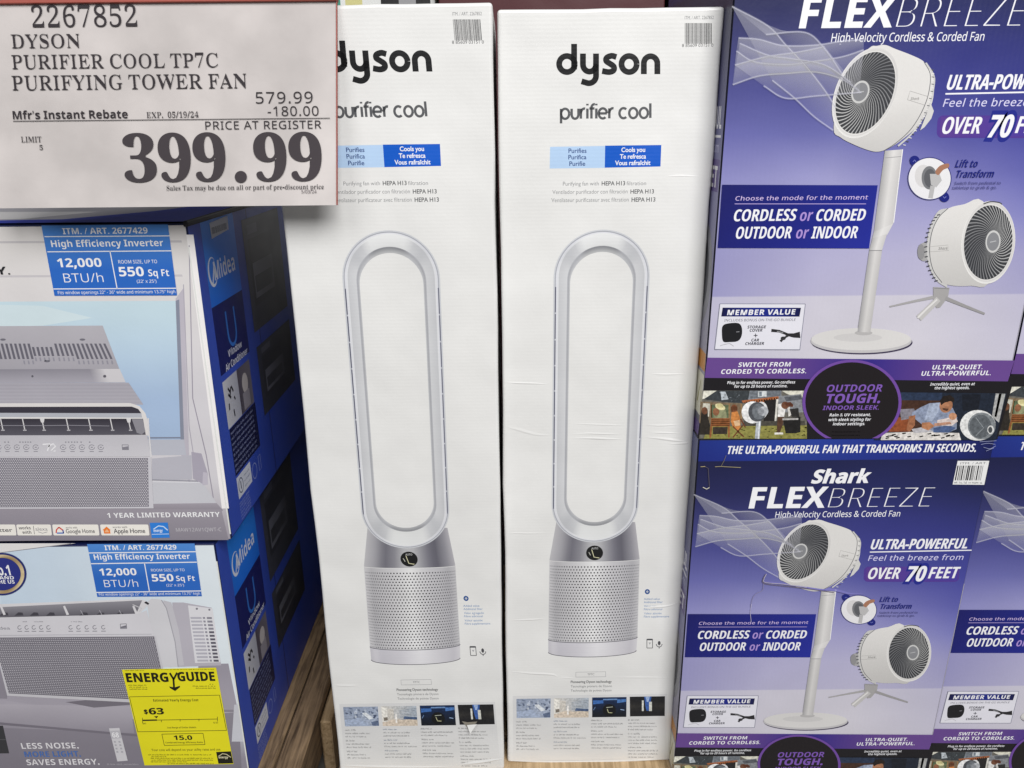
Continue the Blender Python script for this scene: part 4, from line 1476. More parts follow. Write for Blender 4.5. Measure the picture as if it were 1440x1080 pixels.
    k.text('GUIDE', B(1062, 0)[0], B(1284, 0)[0], B(0, 157)[1], 12.4, ik, 'sb', .022, .02)
    k.line(B((1012, 110), (1034, 146), (1038, 200)), 2.8, ik)
    k.line(B((1056, 108), (1034, 150)), 2.8, ik, up=0)
    k.poly(B((1008, 190), (1040, 196), (1072, 186), (1074, 194), (1044, 218), (1014, 200)), ik)
    for i, (a, b) in enumerate(((766, 880), (772, 890), (774, 885))):
        k.greek(B(a, 0)[0], B(b, 0)[0], B(0, 186 + i * 12)[1], 2.0, ik, 10 + i)
    for i, (a, b) in enumerate(((1250, 1286), (1150, 1286), (1168, 1290))):
        k.greek(B(a, 0)[0], B(b, 0)[0], B(0, 180 + i * 12)[1], 2.0, ik, 14 + i)
    k.frame(B((772, 252), (1308, 242), (1350, 452), (822, 460)), .7, ik)
    k.text('Estimated Yearly Energy Cost', B(915, 0)[0], B(1184, 0)[0], B(0, 279)[1], 3.4, ik, 'sb', -.005)
    k.text('$', B(860, 0)[0], B(884, 0)[0], B(0, 352)[1], 5.6, ik, 'r', .05, .035)
    k.text('63', B(890, 0)[0], B(980, 0)[0], B(0, 356)[1], 8.8, ik, 'sb', .02, .012)
    k.line(B((850, 392), (1298, 384)), .8, ik); k.line(B((850, 392), (936, 390)), 2.0, ik)
    k.poly(B((918, 368), (944, 366), (934, 380)), ik)
    for x, y, h in ((850, 392, 16), (962, 396, 7), (1074, 392, 7), (1186, 390, 7), (1296, 384, 14)):
        k.line(B((x, y - h), (x, y + h)), .7, ik, up=0)
    k.text('$60', B(852, 0)[0], B(872, 0)[0], B(0, 415)[1], 2.2, ik, 'r'); k.text('$120', B(1273, 0)[0], B(1300, 0)[0], B(0, 410)[1], 2.2, ik, 'r')
    k.text('Cost Range of Similar Models', B(997, 0)[0], B(1170, 0)[0], B(0, 439)[1], 2.2, ik, 'sb', -.01)
    k.frame(B((965, 474), (1210, 469), (1222, 536), (980, 541)), .7, ik)
    k.text('15.0', B(1038, 0)[0], B(1148, 0)[0], B(0, 508)[1], 6.2, ik, 'sb', .012, .008)
    k.text('Combined Energy Efficiency Ratio', B(988, 0)[0], B(1210, 0)[0], B(0, 528)[1], 2.2, ik, 'sb', -.01)
    k.text('Your cost will depend on your utility rates and use.', B(903, 0)[0], B(1318, 0)[0], B(0, 573)[1], 3.4, ik, 'r')
    for i, (a, b) in enumerate(((885, 1262), (905, 1000), (900, 1275), (905, 1270), (900, 1118), (1000, 1275))):
        k.greek(B(a, 0)[0], B(b, 0)[0], B(0, 600 + i * 10.5)[1], 1.8, ik, 40 + i)
    k.poly(B((1288, 580), (1376, 576), (1390, 648), (1302, 650)), ik)
    k.line(B((1302, 606), (1326, 590), (1350, 594), (1376, 612)), 1.0, hx('#d9d0a8'))
    k.text('energy', B(1304, 0)[0], B(1362, 0)[0], B(0, 618)[1], 3.2, hx('#e9e2c0'), 'bi', up=1)
    k.build('energy_sticker', root, M_STICKER, 'yellow energy guide sticker')
    bm = bmesh.new()
    box_bm(bm, AW / 2 - .0016, AW / 2 + .0004, -.0004, .0012, .01, AH - .03, .0003, 1)
    me = bpy.data.meshes.new('worn_edge'); bm.to_mesh(me); bm.free()
    link_mesh('worn_edge', me, M_DULLWHITE, root)
    return root

def side_sticker(root):
    F = Face((-0.418, 0, 0), (0, 1, 0), (0, 0, 1), AU)
    F.level = 30
    s1 = T(260, 290, .21305)
    k = Ink(F)
    k.poly(s1((160, 112), (278, 62), (288, 152), (176, 216)), hx('#d5d6d6'))
    u0, u1 = F.uv(s1(180, 190)), F.uv(s1(275, 140))
    k.uvmode = True
    r = random.Random(6)
    x = u0[0]
    zt = F.uv(s1(180, 135))[1]
    while x < u1[0]:
        w = r.choice((.0006, .0012))
        k.poly([(x, zt - .001), (x + w, zt - .001), (x + w, u0[1] + .001), (x, u0[1] + .001)], hx('#3b3c42'), up=0 if x > u0[0] else 1)
        x += w + r.choice((.0007, .0013))
    k.build('barcode_sticker', root, M_STICKER)
acu = ac_front_upper()
side_sticker(acu)
acl = ac_front_lower()

# wooden pallet under them: boards run front to back, the outermost one shows beside the cartons
ap, part = pallet(-1.09, -0.372, 1.0, 1.72, AC_Z - .0005, 'worn brown wooden pallet under the stack of blue cartons', M_WOOD, 'y', 15, .07)
part('foot_block', -0.3715, -0.350, 1.168, 1.30, FLOOR_Z + .0005, AC_Z - .021, M_PALEWOOD)

# ------------------------------------------------------------------ price sign
def price_sign():
    tilt = math.radians(10)            # leans back a little, top edge against the white carton
    up = Vector((0, math.sin(tilt), math.cos(tilt)))
    nrm = Vector((0, -math.cos(tilt), math.sin(tilt)))
    r0 = ray(237, 0)
    O = r0 * (.9805 / r0.y)
    def px(x, y):
        r = ray(x, y)
        return r * (O.dot(nrm) / r.dot(nrm))
    c = px(237, 290)
    home = Vector((c.x, c.y, c.z))
    root = empty('price_sign', home)
    tag(root, 'printed paper price sign in a red top rail, tilted forward over the first white carton', 'price sign')
    F = Face(O, (1, 0, 0), up, home)
    tl, tr, br, bl = (Vector(F.uv(p)) for p in ((-44, 2.5), (473.5, 2.5), (474, 290.5), (-34, 291)))
    z0, z1 = (bl[1] + br[1]) / 2, (tl[1] + tr[1]) / 2 - .0005
    xa, xb = tl[0], tr[0]
    cut = br[0] - tr[0]
    # card: a thin sheet with real thickness and a slight curl
    bm = bmesh.new()
    nx, nz = 30, 18
    def curl(a, b):
        return .0012 * math.sin(a * 5 + 1) * (1 - b) + .0008 * math.sin(b * 7)
    grid = {}
    for s in (0, 1):
        for j in range(nz + 1):
            for i in range(nx + 1):
                a, b = i / nx, j / nz
                grid[s, i, j] = bm.verts.new(F.at(xa + (xb + cut * (1 - b) - xa) * a, z0 + (z1 - z0) * b, -.0012 + (-.0008 if s else 0)))
    for j in range(nz):
        for i in range(nx):
            bm.faces.new((grid[0, i, j], grid[0, i + 1, j], grid[0, i + 1, j + 1], grid[0, i, j + 1]))
            bm.faces.new((grid[1, i, j], grid[1, i, j + 1], grid[1, i + 1, j + 1], grid[1, i + 1, j]))
    for i in range(nx):
        for j, s in ((0, 1), (nz, -1)):
            q = (grid[0, i, j], grid[1, i, j], grid[1, i + 1, j], grid[0, i + 1, j])
            bm.faces.new(q if s > 0 else q[::-1])
    for j in range(nz):
        for i, s in ((0, -1), (nx, 1)):
            q = (grid[0, i, j], grid[1, i, j], grid[1, i, j + 1], grid[0, i, j + 1])
            bm.faces.new(q if s > 0 else q[::-1])
    me = bpy.data.meshes.new('sign_card')
    bm.to_mesh(me); bm.free()
    link_mesh('sign_card', me, M_SIGN, root)
    # red rail along the top and hook over the carton behind
    def obox(name, u0, u1, v0, v1, h0, h1, mat, bev=.0008):
        bm = bmesh.new()
        box_bm(bm, u0, u1, v0, v1, h0, h1, bev, 2)
        for v in bm.verts:
            v.co = F.at(v.co.x + (cut * (z1 - v.co.y) / (z1 - z0) if v.co.y < z1 - .0005 and name == 'side_rail' else 0), v.co.y, v.co.z)
        me = bpy.data.meshes.new(name); bm.to_mesh(me); bm.free()
        return link_mesh(name, me, mat, root)
    obox('top_rail', xa - .004, xb + .001, z1 - .0008, z1 + .03, -.006, .0032, M_RED)
    obox('side_rail', xb - .0006, xb + .0005, z0, z1 - .001, -.003, .0008, M_RED, .0002)
    bm = bmesh.new()
    for x in (-.285, -.235):
        box_bm(bm, x - home.x, x + .025 - home.x, .9835 - home.y, 1.06 - home.y, .1335 - home.z, .1365 - home.z, .0006, 1)
    me = bpy.data.meshes.new('hook'); bm.to_mesh(me); bm.free()
    link_mesh('hook', me, M_RED, root)
    ik, i2 = hx('#353034'), hx('#413b3f')
    third = T(0, 0, 1 / 3.)
    def tx(k, t, x0, x1, y, cap, style='se', ex=0, ey=0, c=ik, track=0):
        k.text(t, x0 / 3, x1 / 3, y / 3, cap / 3, c, style, ex, ey, 0, track)
    k = Ink(F)
    th = -.026
    tx(k, '2267852', 138, 580, 113, 88, 'se', -.03, -.004)
    k.build('item_number', root, M_SIGN_INK)
    k = Ink(F)
    tx(k, 'DYSON', 50, 338, 202, 58, 'se', th, 0)
    tx(k, 'PURIFIER COOL TP7C', 52, 921, 287, 59, 'se', th, 0)
    tx(k, 'PURIFYING TOWER FAN', 53, 1042, 376, 61, 'se', th, 0)
    k.build('product_lines', root, M_SIGN_INK)
    k = Ink(F)
    tx(k, '579.99', 1080, 1320, 435, 48, 'sr', -.004, -.004, track=.05)
    tx(k, '-180.00', 1130, 1345, 488, 40, 'sr', -.002, -.002, track=.04)
    tx(k, 'PRICE AT REGISTER', 867, 1356, 544, 34, 'sr', 0, 0, track=.04)
    k.build('price_breakdown', root, M_SIGN_INK)
    k = Ink(F)
    tx(k, "Mfr's Instant Rebate", 55, 540, 500, 34, 'sb', 0, 0)
    tx(k, 'EXP.  05/19/24', 619, 838, 496, 24, 'se', -.02, 0)
    tx(k, 'LIMIT', 90, 176, 600, 24, 'se', -.02, 0)
    tx(k, '5', 167, 181, 632, 20, 'se', -.02, 0)
    k.line(third((55, 511), (1392, 498)), .9, ik)
    k.build('rebate_note', root, M_SIGN_INK)
    k = Ink(F)
    tx(k, '399', 528, 958, 768, 198, 'se', .022, -.008, i2)
    tx(k, '99', 1076, 1362, 765, 198, 'se', .022, -.008, i2)
    k.ell(1016 / 3, 746 / 3, 8.6, 8.4, i2)
    k.build('large_price', root, M_SIGN_INK)
    k = Ink(F)
    tx(k, 'Sales Tax may be due on all or part of pre-discount price', 703, 1367, 800, 20, 'se', -.02, 0)
    tx(k, '5/03/24', 1272, 1336, 815, 14, 'sr', 0, 0, hx('#6a6266'))
    k.build('tax_note', root, M_SIGN_INK)
    return root
price_sign()
# ------------------------------------------------------------------ purple pedestal fan cartons
DS = 0.967               # these stand a little further out than the white cartons
SW, SD, SH = 0.4215 * DS, 0.39, 0.6405 * DS
S1 = (0.4765 * DS, DS, SH_Z + SH + .0005)
S2 = (0.4765 * DS - .002, DS, SH_Z)

def fan_head(F, lev_parent, c, ctr, hub, ang, maj, mnr, hubr, housing, seed, n=44, twist=0.95, bright=(0.15, 0.9)):
    """printed fan: drum polygon, front ring, dark grille with swirling vanes, hub"""
    k = Ink(F)
    ca, sa = math.cos(ang), math.sin(ang)
    def E(r, th, m=1.0):
        x, y = math.cos(th) * maj * r * m, math.sin(th) * mnr * r * m
        t = min(1, r)
        cx = hub[0] + (ctr[0] - hub[0]) * t
        cy = hub[1] + (ctr[1] - hub[1]) * t
        return c(cx + x * ca - y * sa, cy + x * sa + y * ca)
    def ell(m, q=48):
        return [E(1, 2 * math.pi * i / q, m) for i in range(q)]
    housing(k)
    k.poly(ell(1.115), hx('#dcdad8'))
    k.strip(ell(1.10), ell(1.03), lambda t: mixc(hx('#e9e8e6'), hx('#cfcdcc'), .5 + .5 * math.sin(2 * math.pi * t + 1)), hx('#c9c7c6'), up=1)
    k.poly(ell(1.0), hx('#3a3b3f'))
    k.up()
    for i in range(n):
        th0 = 2 * math.pi * i / n
        L, R = [], []
        for j in range(9):
            r = .14 + .86 * j / 8
            th = th0 + twist * (1 - (r - .14) / .86) ** 1.2
            w = (math.pi / n) * (0.95 if j < 2 else 0.62 - .012 * j)
            L.append(E(r, th - w / 2 * 1.1))
            R.append(E(r, th + w / 2 * 1.1))
        b = .5 + .5 * math.cos(th0 + bright[0])
        col = mixc(hx('#75767a'), hx('#cfcfce'), b ** bright[1])
        k.strip(L, R, col, mixc(col, hx('#55565a'), .5), closed=False, up=0)
    k.poly([E(.0, 0)] if False else [c(hub[0] + math.cos(t) * hubr[0] * 1.22 * ca - math.sin(t) * hubr[1] * 1.22 * sa, hub[1] + math.cos(t) * hubr[0] * 1.22 * sa + math.sin(t) * hubr[1] * 1.22 * ca) for t in [2 * math.pi * i / 28 for i in range(28)]], hx('#c7c7c6'))
    k.poly([c(hub[0] + math.cos(t) * hubr[0] * ca - math.sin(t) * hubr[1] * sa, hub[1] + math.cos(t) * hubr[0] * sa + math.sin(t) * hubr[1] * ca) for t in [2 * math.pi * i / 28 for i in range(28)]], hx('#85868a'))
    k.line([c(hub[0] - hubr[1] * .5, hub[1] + 4), c(hub[0] + hubr[1] * .5, hub[1] - 4)], 1.3, hx('#b5b6b8'))
    return k

ROWS = ((0.00, '#16308f', '#1d41ac', '#1b3199', '#181f5e'), (0.050, '#15298a', '#1b3aa0', '#1a2d90', '#171e5c'),
        (0.052, '#23285c', '#252a62', '#262c68', '#222858'), (0.13, '#2e3270', '#2c3172', '#2d347c', '#2a306c'),
        (0.20, '#43468f', '#3f4291', '#3b409c', '#363c90'), (0.28, '#5456a8', '#4d4fa8', '#4447a8', '#3d42a4'), (0.36, '#6f70c0', '#7476c4', '#5759b6', '#494cb2'), (0.44, '#9190d2', '#a19fd8', '#8281ca', '#6163be'),
        (0.52, '#9d9bd4', '#b3b0dc', '#a5a2d6', '#7f80ca'), (0.60, '#9c99cf', '#b5b1d8', '#bdb9dc', '#a29fd1'),
        (0.681, '#a19ed1', '#bcb8da', '#c2bedc', '#aeabd4'), (0.684, '#c4c0dc', '#d3cfdf', '#d5d1e0', '#c6c2dc'),
        (0.82, '#c9c4de', '#d8d4e0', '#d9d5e1', '#cfcbde'), (1.0, '#1c1a20', '#1c1a20', '#1c1a20', '#1c1a20'))
ROWS = [(r[0], [hx(c) for c in r[1:]]) for r in ROWS]
def field(a, b):
    i = 0
    while i < len(ROWS) - 2 and b > ROWS[i + 1][0]:
        i += 1
    t = max(0, min(1, (b - ROWS[i][0]) / (ROWS[i + 1][0] - ROWS[i][0])))
    x = min(a * 3, 2.9999)
    j = int(x)
    f = x - j
    p = mixc(ROWS[i][1][j], ROWS[i][1][j + 1], f)
    q = mixc(ROWS[i + 1][1][j], ROWS[i + 1][1][j + 1], f)
    c = mixc(p, q, t)
    g = 0.25 * c[0] + 0.6 * c[1] + 0.15 * c[2]
    k = 0.88 * (1.0 if b < .051 else 0.70 + 0.30 * max(0.0, min(1.0, (b - .16) / .32)))
    return tuple(v * k for v in mixc(c, (g, g, g * 1.03), 0.15))

def pedestal_carton():
    root = empty('pedestal_fan_carton', S1)
    carton_body('carton', root, SW, SD, SH, M_SHARK, 5, 0.003, 0.0)
    F = Face((0, DS, 0), (1, 0, 0), (0, 0, 1), S1)
    G = Face((0, DS, 0), (1, 0, 0), (0, 0, 1), S2)
    c6, c7, c8 = T(1000, 0, .30556), T(960, 310, 1 / 3.), T(930, 600, .44425)
    cF, cG, cM = T(1150, 40, .17593), T(1240, 200, .24067), T(980, 420, .22222)
    X = lambda f, *v: tuple(f(x, 0)[0] for x in v)
    Y = lambda f, v: f(0, v)[1]
    W_ = hx('#ececf0')
    # whole front
    k = Ink(F, 1)
    k.uvmode = True
    x0, x1, z0, z1 = S1[0] - SW / 2 + .0018, S1[0] + SW / 2 - .0018, S1[2] + .0018, S1[2] + SH - .0026
    bs = sorted(set([r[0] for r in ROWS] + [i / 60 for i in range(61)]))
    uv, cols, tris = [], [], []
    for j, b in enumerate(bs):
        for i in range(13):
            uv.append((x0 + (x1 - x0) * i / 12, z1 + (z0 - z1) * b))
            cols.append(field(i / 12, b))
    for j in range(len(bs) - 1):
        for i in range(12):
            q = j * 13 + i
            tris += [(q, q + 1, q + 14), (q, q + 14, q + 13)]
    k.add(uv, tris, cols)
    k.uvmode = False
    # faint lilac wedge of light behind the fan and glow on the table
    k.build('front_print', root, M_SHARK_INK)

    # pedestal fan
    def housing(k):
        k.poly(spline(cF((400, 165), (470, 140), (540, 133), (620, 165), (750, 215), (845, 265), (905, 345), (928, 450), (912, 590), (855, 700), (760, 815), (650, 905), (560, 960), (480, 985), (400, 972), (280, 925), (180, 870), (125, 790), (200, 400)), 4, True), lambda x, y: mixc(hx('#d9d7d5'), hx('#bdbbb9'), max(0, min(1, (y - 140) / 90))))
        k.line(spline(cF((845, 265), (895, 360), (892, 470), (862, 590), (800, 720), (720, 830), (610, 925), (530, 975)), 5), 1.0, hx('#66666a'))
        k.line(spline(cF((862, 275), (925, 380), (922, 480), (895, 600), (830, 730), (745, 845), (640, 940)), 5), 2.4, hx('#c6c5c4'))
        k.up()
        for i in range(22):
            t = i / 21
            x, y = cF(905 + 35 * math.sin(t * 1.6) - t * t * 260 - (t > .6) * 0, 330 + 600 * t)
            k.line([(x, y), (x + 3.6, y + .6)], 1.1, hx('#e3e2e0') if i % 2 else hx('#55565c'), up=0)
        k.poly(cF((905, 610), (925, 660), (905, 720), (850, 790), (815, 815), (860, 700)), hx('#cfcecc'))
        k.line(cF((715, 570), (735, 500), (880, 545)), .8, hx('#aeacaa'))
        k.line(cF((715, 570), (850, 612)), .8, hx('#aeacaa'), up=0)
        k.text('Shark', *X(cF, 738, 808), (Y(cF, 560) + 2.2), 4.0, hx('#9c9a98'), 'bi')
    # pole and foot first (behind the head)
    p = Ink(F, 60)
    pl = [(1243, 209), (1227.6, 330), (1224.5, 338), (1205.5, 466), (1223.5, 468), (1244, 330), (1247.5, 312), (1269, 207)]
    def polec(x, y):
        return hx('#b9b8b8')
    # disc foot
    p.ell(1212, 481.5, 71, 16.5, hx('#3b3450'), n=44)
    p.ell(1210.7, 479.5, 71, 16.8, hx('#bdbbbd'), n=44)
    p.ell(1210.7, 476.8, 70, 15.6, hx('#d3d1d0'), n=44)
    p.ell(1206, 474.5, 34, 6, hx('#c9c7c7'), n=30)
    p.ell(1214, 468, 12.5, 3.4, hx('#b3b1b1'), n=24)
    def seg(a, b, d, e, cols):
        p.grid((a, b, d, e), lambda s, t: mixc(cols[0], cols[1], min(1, s * 2)) if s < .5 else mixc(cols[1], cols[2], min(1, (s - .5) * 2)), 8, 3)
    cs = (hx('#a5a4a5'), hx('#d9d7d6'), hx('#c3c1c1'))
    seg((1244, 212), (1269, 210), (1256, 314), (1228.5, 326), cs)
    seg((1228.5, 326), (1256, 314), (1247.5, 330), (1226, 336), (hx('#b0afb0'), hx('#dedcdb'), hx('#cfcdcd')))
    seg((1226.5, 335), (1247, 329), (1240, 352), (1222, 352), cs)
    seg((1222, 352.6), (1240, 352.6), (1223.5, 467.5), (1205.5, 466.5), (hx('#9f9ea0'), hx('#d0cecd'), hx('#b9b7b7')))
    p.line([(1244, 222), (1267.5, 220)], .8, hx('#98979a'))
    p.line([(1222, 352), (1240, 352)], .8, hx('#8e8d90'))
    p.line([(1269, 210), (1256.3, 313)], 1.2, hx('#efeeee'))
    head = fan_head(F, 0, cF, (378, 515), (338, 508), math.radians(-66), 345, 212, (78, 56), housing, 1, 46, -1.05, (2.4, .9))
    ho = head.build('pedestal_fan_picture', root, M_SHARK_INK)
    p.build('stand', ho, M_SHARK_INK)
    # tabletop fan
    def housing2(k):
        # tripod
        k.poly(cG((300, 845), (395, 850), (385, 905), (340, 965), (318, 968), (300, 920)), hx('#a3a1a1'))
        k.line(cG((300, 905), (180, 930), (45, 960)), 4.4, hx('#a5a3a4'), w2=2.0)
        k.line(cG((370, 910), (480, 955), (600, 1002)), 5.4, hx('#9a9899'), w2=3.0)
        k.line(cG((330, 915), (270, 975), (215, 1028)), 8, hx('#bdbbba'), w2=9.5)
        k.line(cG((322, 918), (262, 972), (208, 1026)), 2.2, hx('#dcdad9'), w2=2.6)
        k.line(cG((305, 852), (392, 856)), .8, hx('#77777b'))
        k.ell(*cG(245, 640), 8.5, 13, hx('#a3a2a2'))
        k.ell(*cG(228, 640), 5, 11, hx('#8d8c8e'))
        k.poly(spline(cG((385, 385), (330, 400), (290, 470), (265, 560), (262, 660), (280, 740), (320, 810), (380, 850)), 4), hx('#c3c2c1'))
        k.up()
        for i in range(17):
            t = i / 16
            a = math.radians(118 + 118 * t)
            x, y = cG(395 + 140 * math.cos(a), 625 - 225 * math.sin(a))
            k.line([(x - 2.2, y), (x + 2.2, y - 1)], 1.6, hx('#3c3d44'), up=0)
        k.poly(spline(cG((590, 345), (480, 362), (390, 385), (330, 440), (292, 530), (280, 640), (298, 740), (345, 815), (420, 838), (520, 838), (620, 826), (700, 600)), 4, True), lambda x, y: mixc(hx('#dbd9d7'), hx('#c0bebc'), max(0, min(1, (y - 290) / 110))))
        k.line(spline(cG((385, 386), (330, 440), (290, 530), (278, 640), (298, 745), (350, 820)), 5), .9, hx('#55555a'))
        k.line(cG((278, 610), (385, 600), (390, 632), (280, 640)), .8, hx('#b1afad'))
        k.text('Shark', *X(cG, 328, 384), Y(cG, 628), 4.0, hx('#8e8c8b'), 'bi')
    F.level = 60
    h2 = fan_head(F, 0, cG, (620, 585), (648, 580), math.radians(-84), 218, 141, (54, 36), housing2, 2, 46, 1.0, (-.9, .9))
    h2.line(spline(cG((592, 360), (635, 347), (682, 352), (700, 362)), 4), 1.6, hx('#4d4d50'))
    h2.build('tabletop_fan_picture', root, M_SHARK_INK)

    # air stream, thin see-through ink over the board and the rim of the fan
    F.level = 120
    w = Ink(F)
    a_ = lambda al: (0.86, 0.86, 0.97, al)
    ls = [[(95, 30), (260, 120), (340, 205), (430, 300), (510, 400), (570, 490)], [(125, 175), (220, 182), (330, 210), (480, 208), (600, 190), (700, 183)], [(115, 235), (200, 285), (350, 297), (470, 283), (600, 262), (700, 230)],
          [(98, 390), (220, 350), (350, 338), (480, 332), (600, 365), (680, 420)], [(280, 370), (380, 450), (470, 535), (560, 600)], [(108, 300), (250, 262), (400, 240), (520, 215)], [(240, 395), (340, 452), (480, 442), (690, 425)], [(250, 160), (430, 150), (520, 225), (600, 340)],
          [(130, 200), (260, 255), (360, 270), (520, 300), (640, 380)]]
    sp = [spline(c6(*l), 8) for l in ls]
    def band(a, b, al):
        n = min(len(a), len(b))
        A_ = [a[int(i * (len(a) - 1) / 39)] for i in range(40)]
        B_ = [b[int(i * (len(b) - 1) / 39)] for i in range(40)]
        w.strip(A_, B_, a_(al), a_(al * .3), closed=False)
    band(sp[1], sp[2], .22); band(sp[2], sp[3], .19); band(sp[0], sp[4], .18); band(sp[5], sp[6], .19); band(sp[7], sp[0], .16); band(sp[8], sp[3], .17)
    for l in sp:
        w.line(l, .8, a_(.30))
        w.line(l, 1.9, a_(.14))
        w.line(l, 3.2, a_(.12))
    w.build('air_stream_print', root, M_SHEER)
    F.level = 60
    # mode banner
    k = Ink(F)
    k.grid([(1015.3, 259.7), (1234, 260.5), (1221.8, 349.3), (1009, 348.6)], lambda s, t: mixc(hx('#191b60'), hx('#232c93'), s * .8 + t * .2), 6, 3)
    k.text('Choose the mode for the moment', *X(c6, 110, 718), Y(c6, 920), 6.0, hx('#cfbce4'), 'sr', .004, .004, .12, .03)
    k.line(c6((108, 938), (712, 938)), .9, hx('#b9a8dc'))
    lav = hx('#a98fd0')
    k.text('CORDLESS', *X(c6, 100, 385), Y(c6, 1017), 16.6, W_, 'sb', .012, -.004, .13)
    k.text('or', *X(c6, 404, 460), Y(c6, 1017), 16.6, lav, 'sb', 0, -.01, .13)
    k.text('CORDED', *X(c6, 478, 703), Y(c6, 1016), 16.6, W_, 'sb', .012, -.004, .13)
    k.text('OUTDOOR', *X(c7, 220, 455), Y(c7, 76), 16.8, W_, 'sb', .012, -.004, .13)
    k.text('or', *X(c7, 474, 524), Y(c7, 76), 16.8, lav, 'sb', 0, -.01, .13)
    k.text('INDOOR', *X(c7, 540, 733), Y(c7, 75), 16.8, W_, 'sb', .012, -.004, .13)
    k.build('mode_banner', root, M_SHARK_INK)
    # bonus offer box
    k = Ink(F)
    k.poly(cM((145, 32), (685, 33), (650, 322), (112, 320)), hx('#dedde6'))
    k.frame(cM((145, 32), (685, 33), (650, 322), (112, 320)), .9, hx('#7f8092'))
    k.grid(cM((162, 56), (658, 57), (648, 113), (153, 112)), lambda s, t: mixc(hx('#12133c'), hx('#1e2a84'), math.sin(s * 3.1)), 8, 2)
    k.text('MEMBER VALUE', *X(cM, 190, 618), Y(cM, 101), 7.2, W_, 'sb', .012, .012, .1, .06, 1)
    dk = hx('#2c2c38')
    k.text('INCLUDES BONUS ON-THE-GO BUNDLE', *X(cM, 172, 622), Y(cM, 142), 3.5, hx('#4d4d5a'), 'sr', 0, 0, .1)
    for t, a, b, y in (('STORAGE', 318, 434, 187), ('COVER', 332, 413, 208), ('CAR', 342, 392, 270), ('CHARGER', 304, 424, 292)):
        k.text(t, *X(cM, a, b), Y(cM, y), 3.9, dk, 'sb', .01, .01, .1)
    k.line(cM((358, 232), (383, 232)), 1.1, dk); k.line(cM((371, 220), (371, 244)), 1.1, dk, up=0)
    k.poly(spline(cM((162, 172), (195, 156), (262, 154), (284, 185), (282, 235), (258, 268), (205, 274), (165, 270), (157, 215)), 3, True), hx('#1e1e22'))
    k.line(cM((248, 210), (268, 208)), 1.0, hx('#8c8c92'))
    k.line(cM((170, 290), (205, 282), (232, 300)), 1.2, hx('#b9b8be')); k.line(cM((145, 298), (180, 286)), 1.0, hx('#b9b8be'))
    k.line(cM((470, 200), (520, 205), (580, 228)), 4.4, hx('#2a292c'), w2=3.2); k.line(cM((560, 225), (610, 232), (652, 228)), 3, hx('#2a292c'), w2=9)
    k.line(cM((580, 232), (545, 250), (528, 270)), 2.4, hx('#2f2e31'), w2=3.6); k.line(cM((505, 205), (545, 215)), 1.4, hx('#8c8c90')); k.ell(*cM(545, 250), 3.6, 2.6, hx('#333236'))
    k.build('offer_box', root, M_SHARK_INK)
    # lift roundel
    k = Ink(F)
    nv = hx('#1d2478')
    k.line(c6((930, 735), (1075, 910)), 13.5, nv)
    k.ell(*c6(935, 738), 7, 6.6, nv); k.ell(*c6(1072, 908), 7, 6.6, nv, up=0)
    k.line(c6((928, 744), (935, 736), (942, 744)), .8, hx('#7f86c8')); k.line(c6((1066, 904), (1073, 912), (1080, 904)), .8, hx('#7f86c8'), up=0)
    k.ell(*c6(1004, 822), 30.8, 30.2, hx('#2b2f70'), n=44); k.ell(*c6(1004, 822), 29.6, 29.0, hx('#e4e3e6'), n=44)
    k.ell(*c6(975, 810), 12, 16, hx('#d3d1d2')); k.ell(*c6(1003, 818), 11, 16.5, hx('#77787c')); k.ell(*c6(1006, 820), 8.4, 13, hx('#5d5e63'))
    k.poly(c6((1005, 800), (1050, 800), (1060, 830), (1035, 862), (1010, 850)), hx('#b9b8b9'))
    k.line(c6((1018, 855), (1008, 912)), 6.4, hx('#b5b4b5'))
    k.poly(spline(c6((1030, 790), (1052, 762), (1090, 752), (1092, 770), (1066, 782), (1044, 806)), 3, True), hx('#a5765f'))
    k.text('Lift to', *X(c6, 1120, 1220), Y(c6, 770), 10.4, nv, 'sb', .004, -.004, .2)
    k.text('Transform', *X(c6, 1120, 1294), Y(c6, 817), 10.4, nv, 'sb', .004, -.004, .2)
    k.text('Switch from pedestal to', *X(c6, 1116, 1330), Y(c6, 849), 4.2, hx('#4d4d88'), 'sr', 0, 0, .15)
    k.text('tabletop to grab & go.', *X(c6, 1106, 1312), Y(c6, 870), 4.2, hx('#4d4d88'), 'sr', 0, 0, .15)
    k.build('lift_roundel', root, M_SHARK_INK)

    # lower photo strip
    P1, P2 = T(980, 500, .15278), T(1180, 500, .18056)
    k = Ink(F)
    k.poly(c7((96, 640), (1400, 655), (1326, 922), (62, 917)), hx('#1d1b1f'))
    k.grid([c7(103, 578), c7(1398, 590), c7(1370, 678), c7(92, 663)], lambda s, t: mixc(hx('#302782'), hx('#65468a'), min(1, abs(s - .52) * 3.4)), 24, 2)
    for t, a, b, y, h in (('SWITCH FROM', 233, 452, 616, 6.2), ('CORDED TO CORDLESS.', 160, 519, 645, 6.4), ('ULTRA-QUIET.', 1050, 1262, 627, 6.2), ('ULTRA-POWERFUL.', 1004, 1297, 653, 6.4)):
        k.text(t, *X(c7, a, b), Y(c7, y), h, W_, 'sb', 0, 0, .14, .02, 0)
    for t, a, b, y in (('Plug in for endless power. Go cordless', 187, 472, 688), ('for up to 20 hours of runtime.', 216, 440, 704), ('Incredibly quiet, even at', 1042, 1229, 695), ('the highest speeds.', 1060, 1207, 711)):
        k.text(t, *X(c7, a, b), Y(c7, y), 3.9, W_, 'sb', -.004, 0, .14)
    strip_o = k.build('feature_strip', root, M_SHARK_INK)
    k = Ink(F)
    r = random.Random(11)
    def q(f, pts, c, up=1):
        k.poly(f(*pts), hx(c), up)
    q(P1, [(52, 320), (1010, 322), (1010, 762), (20, 762)], '#6a675f')
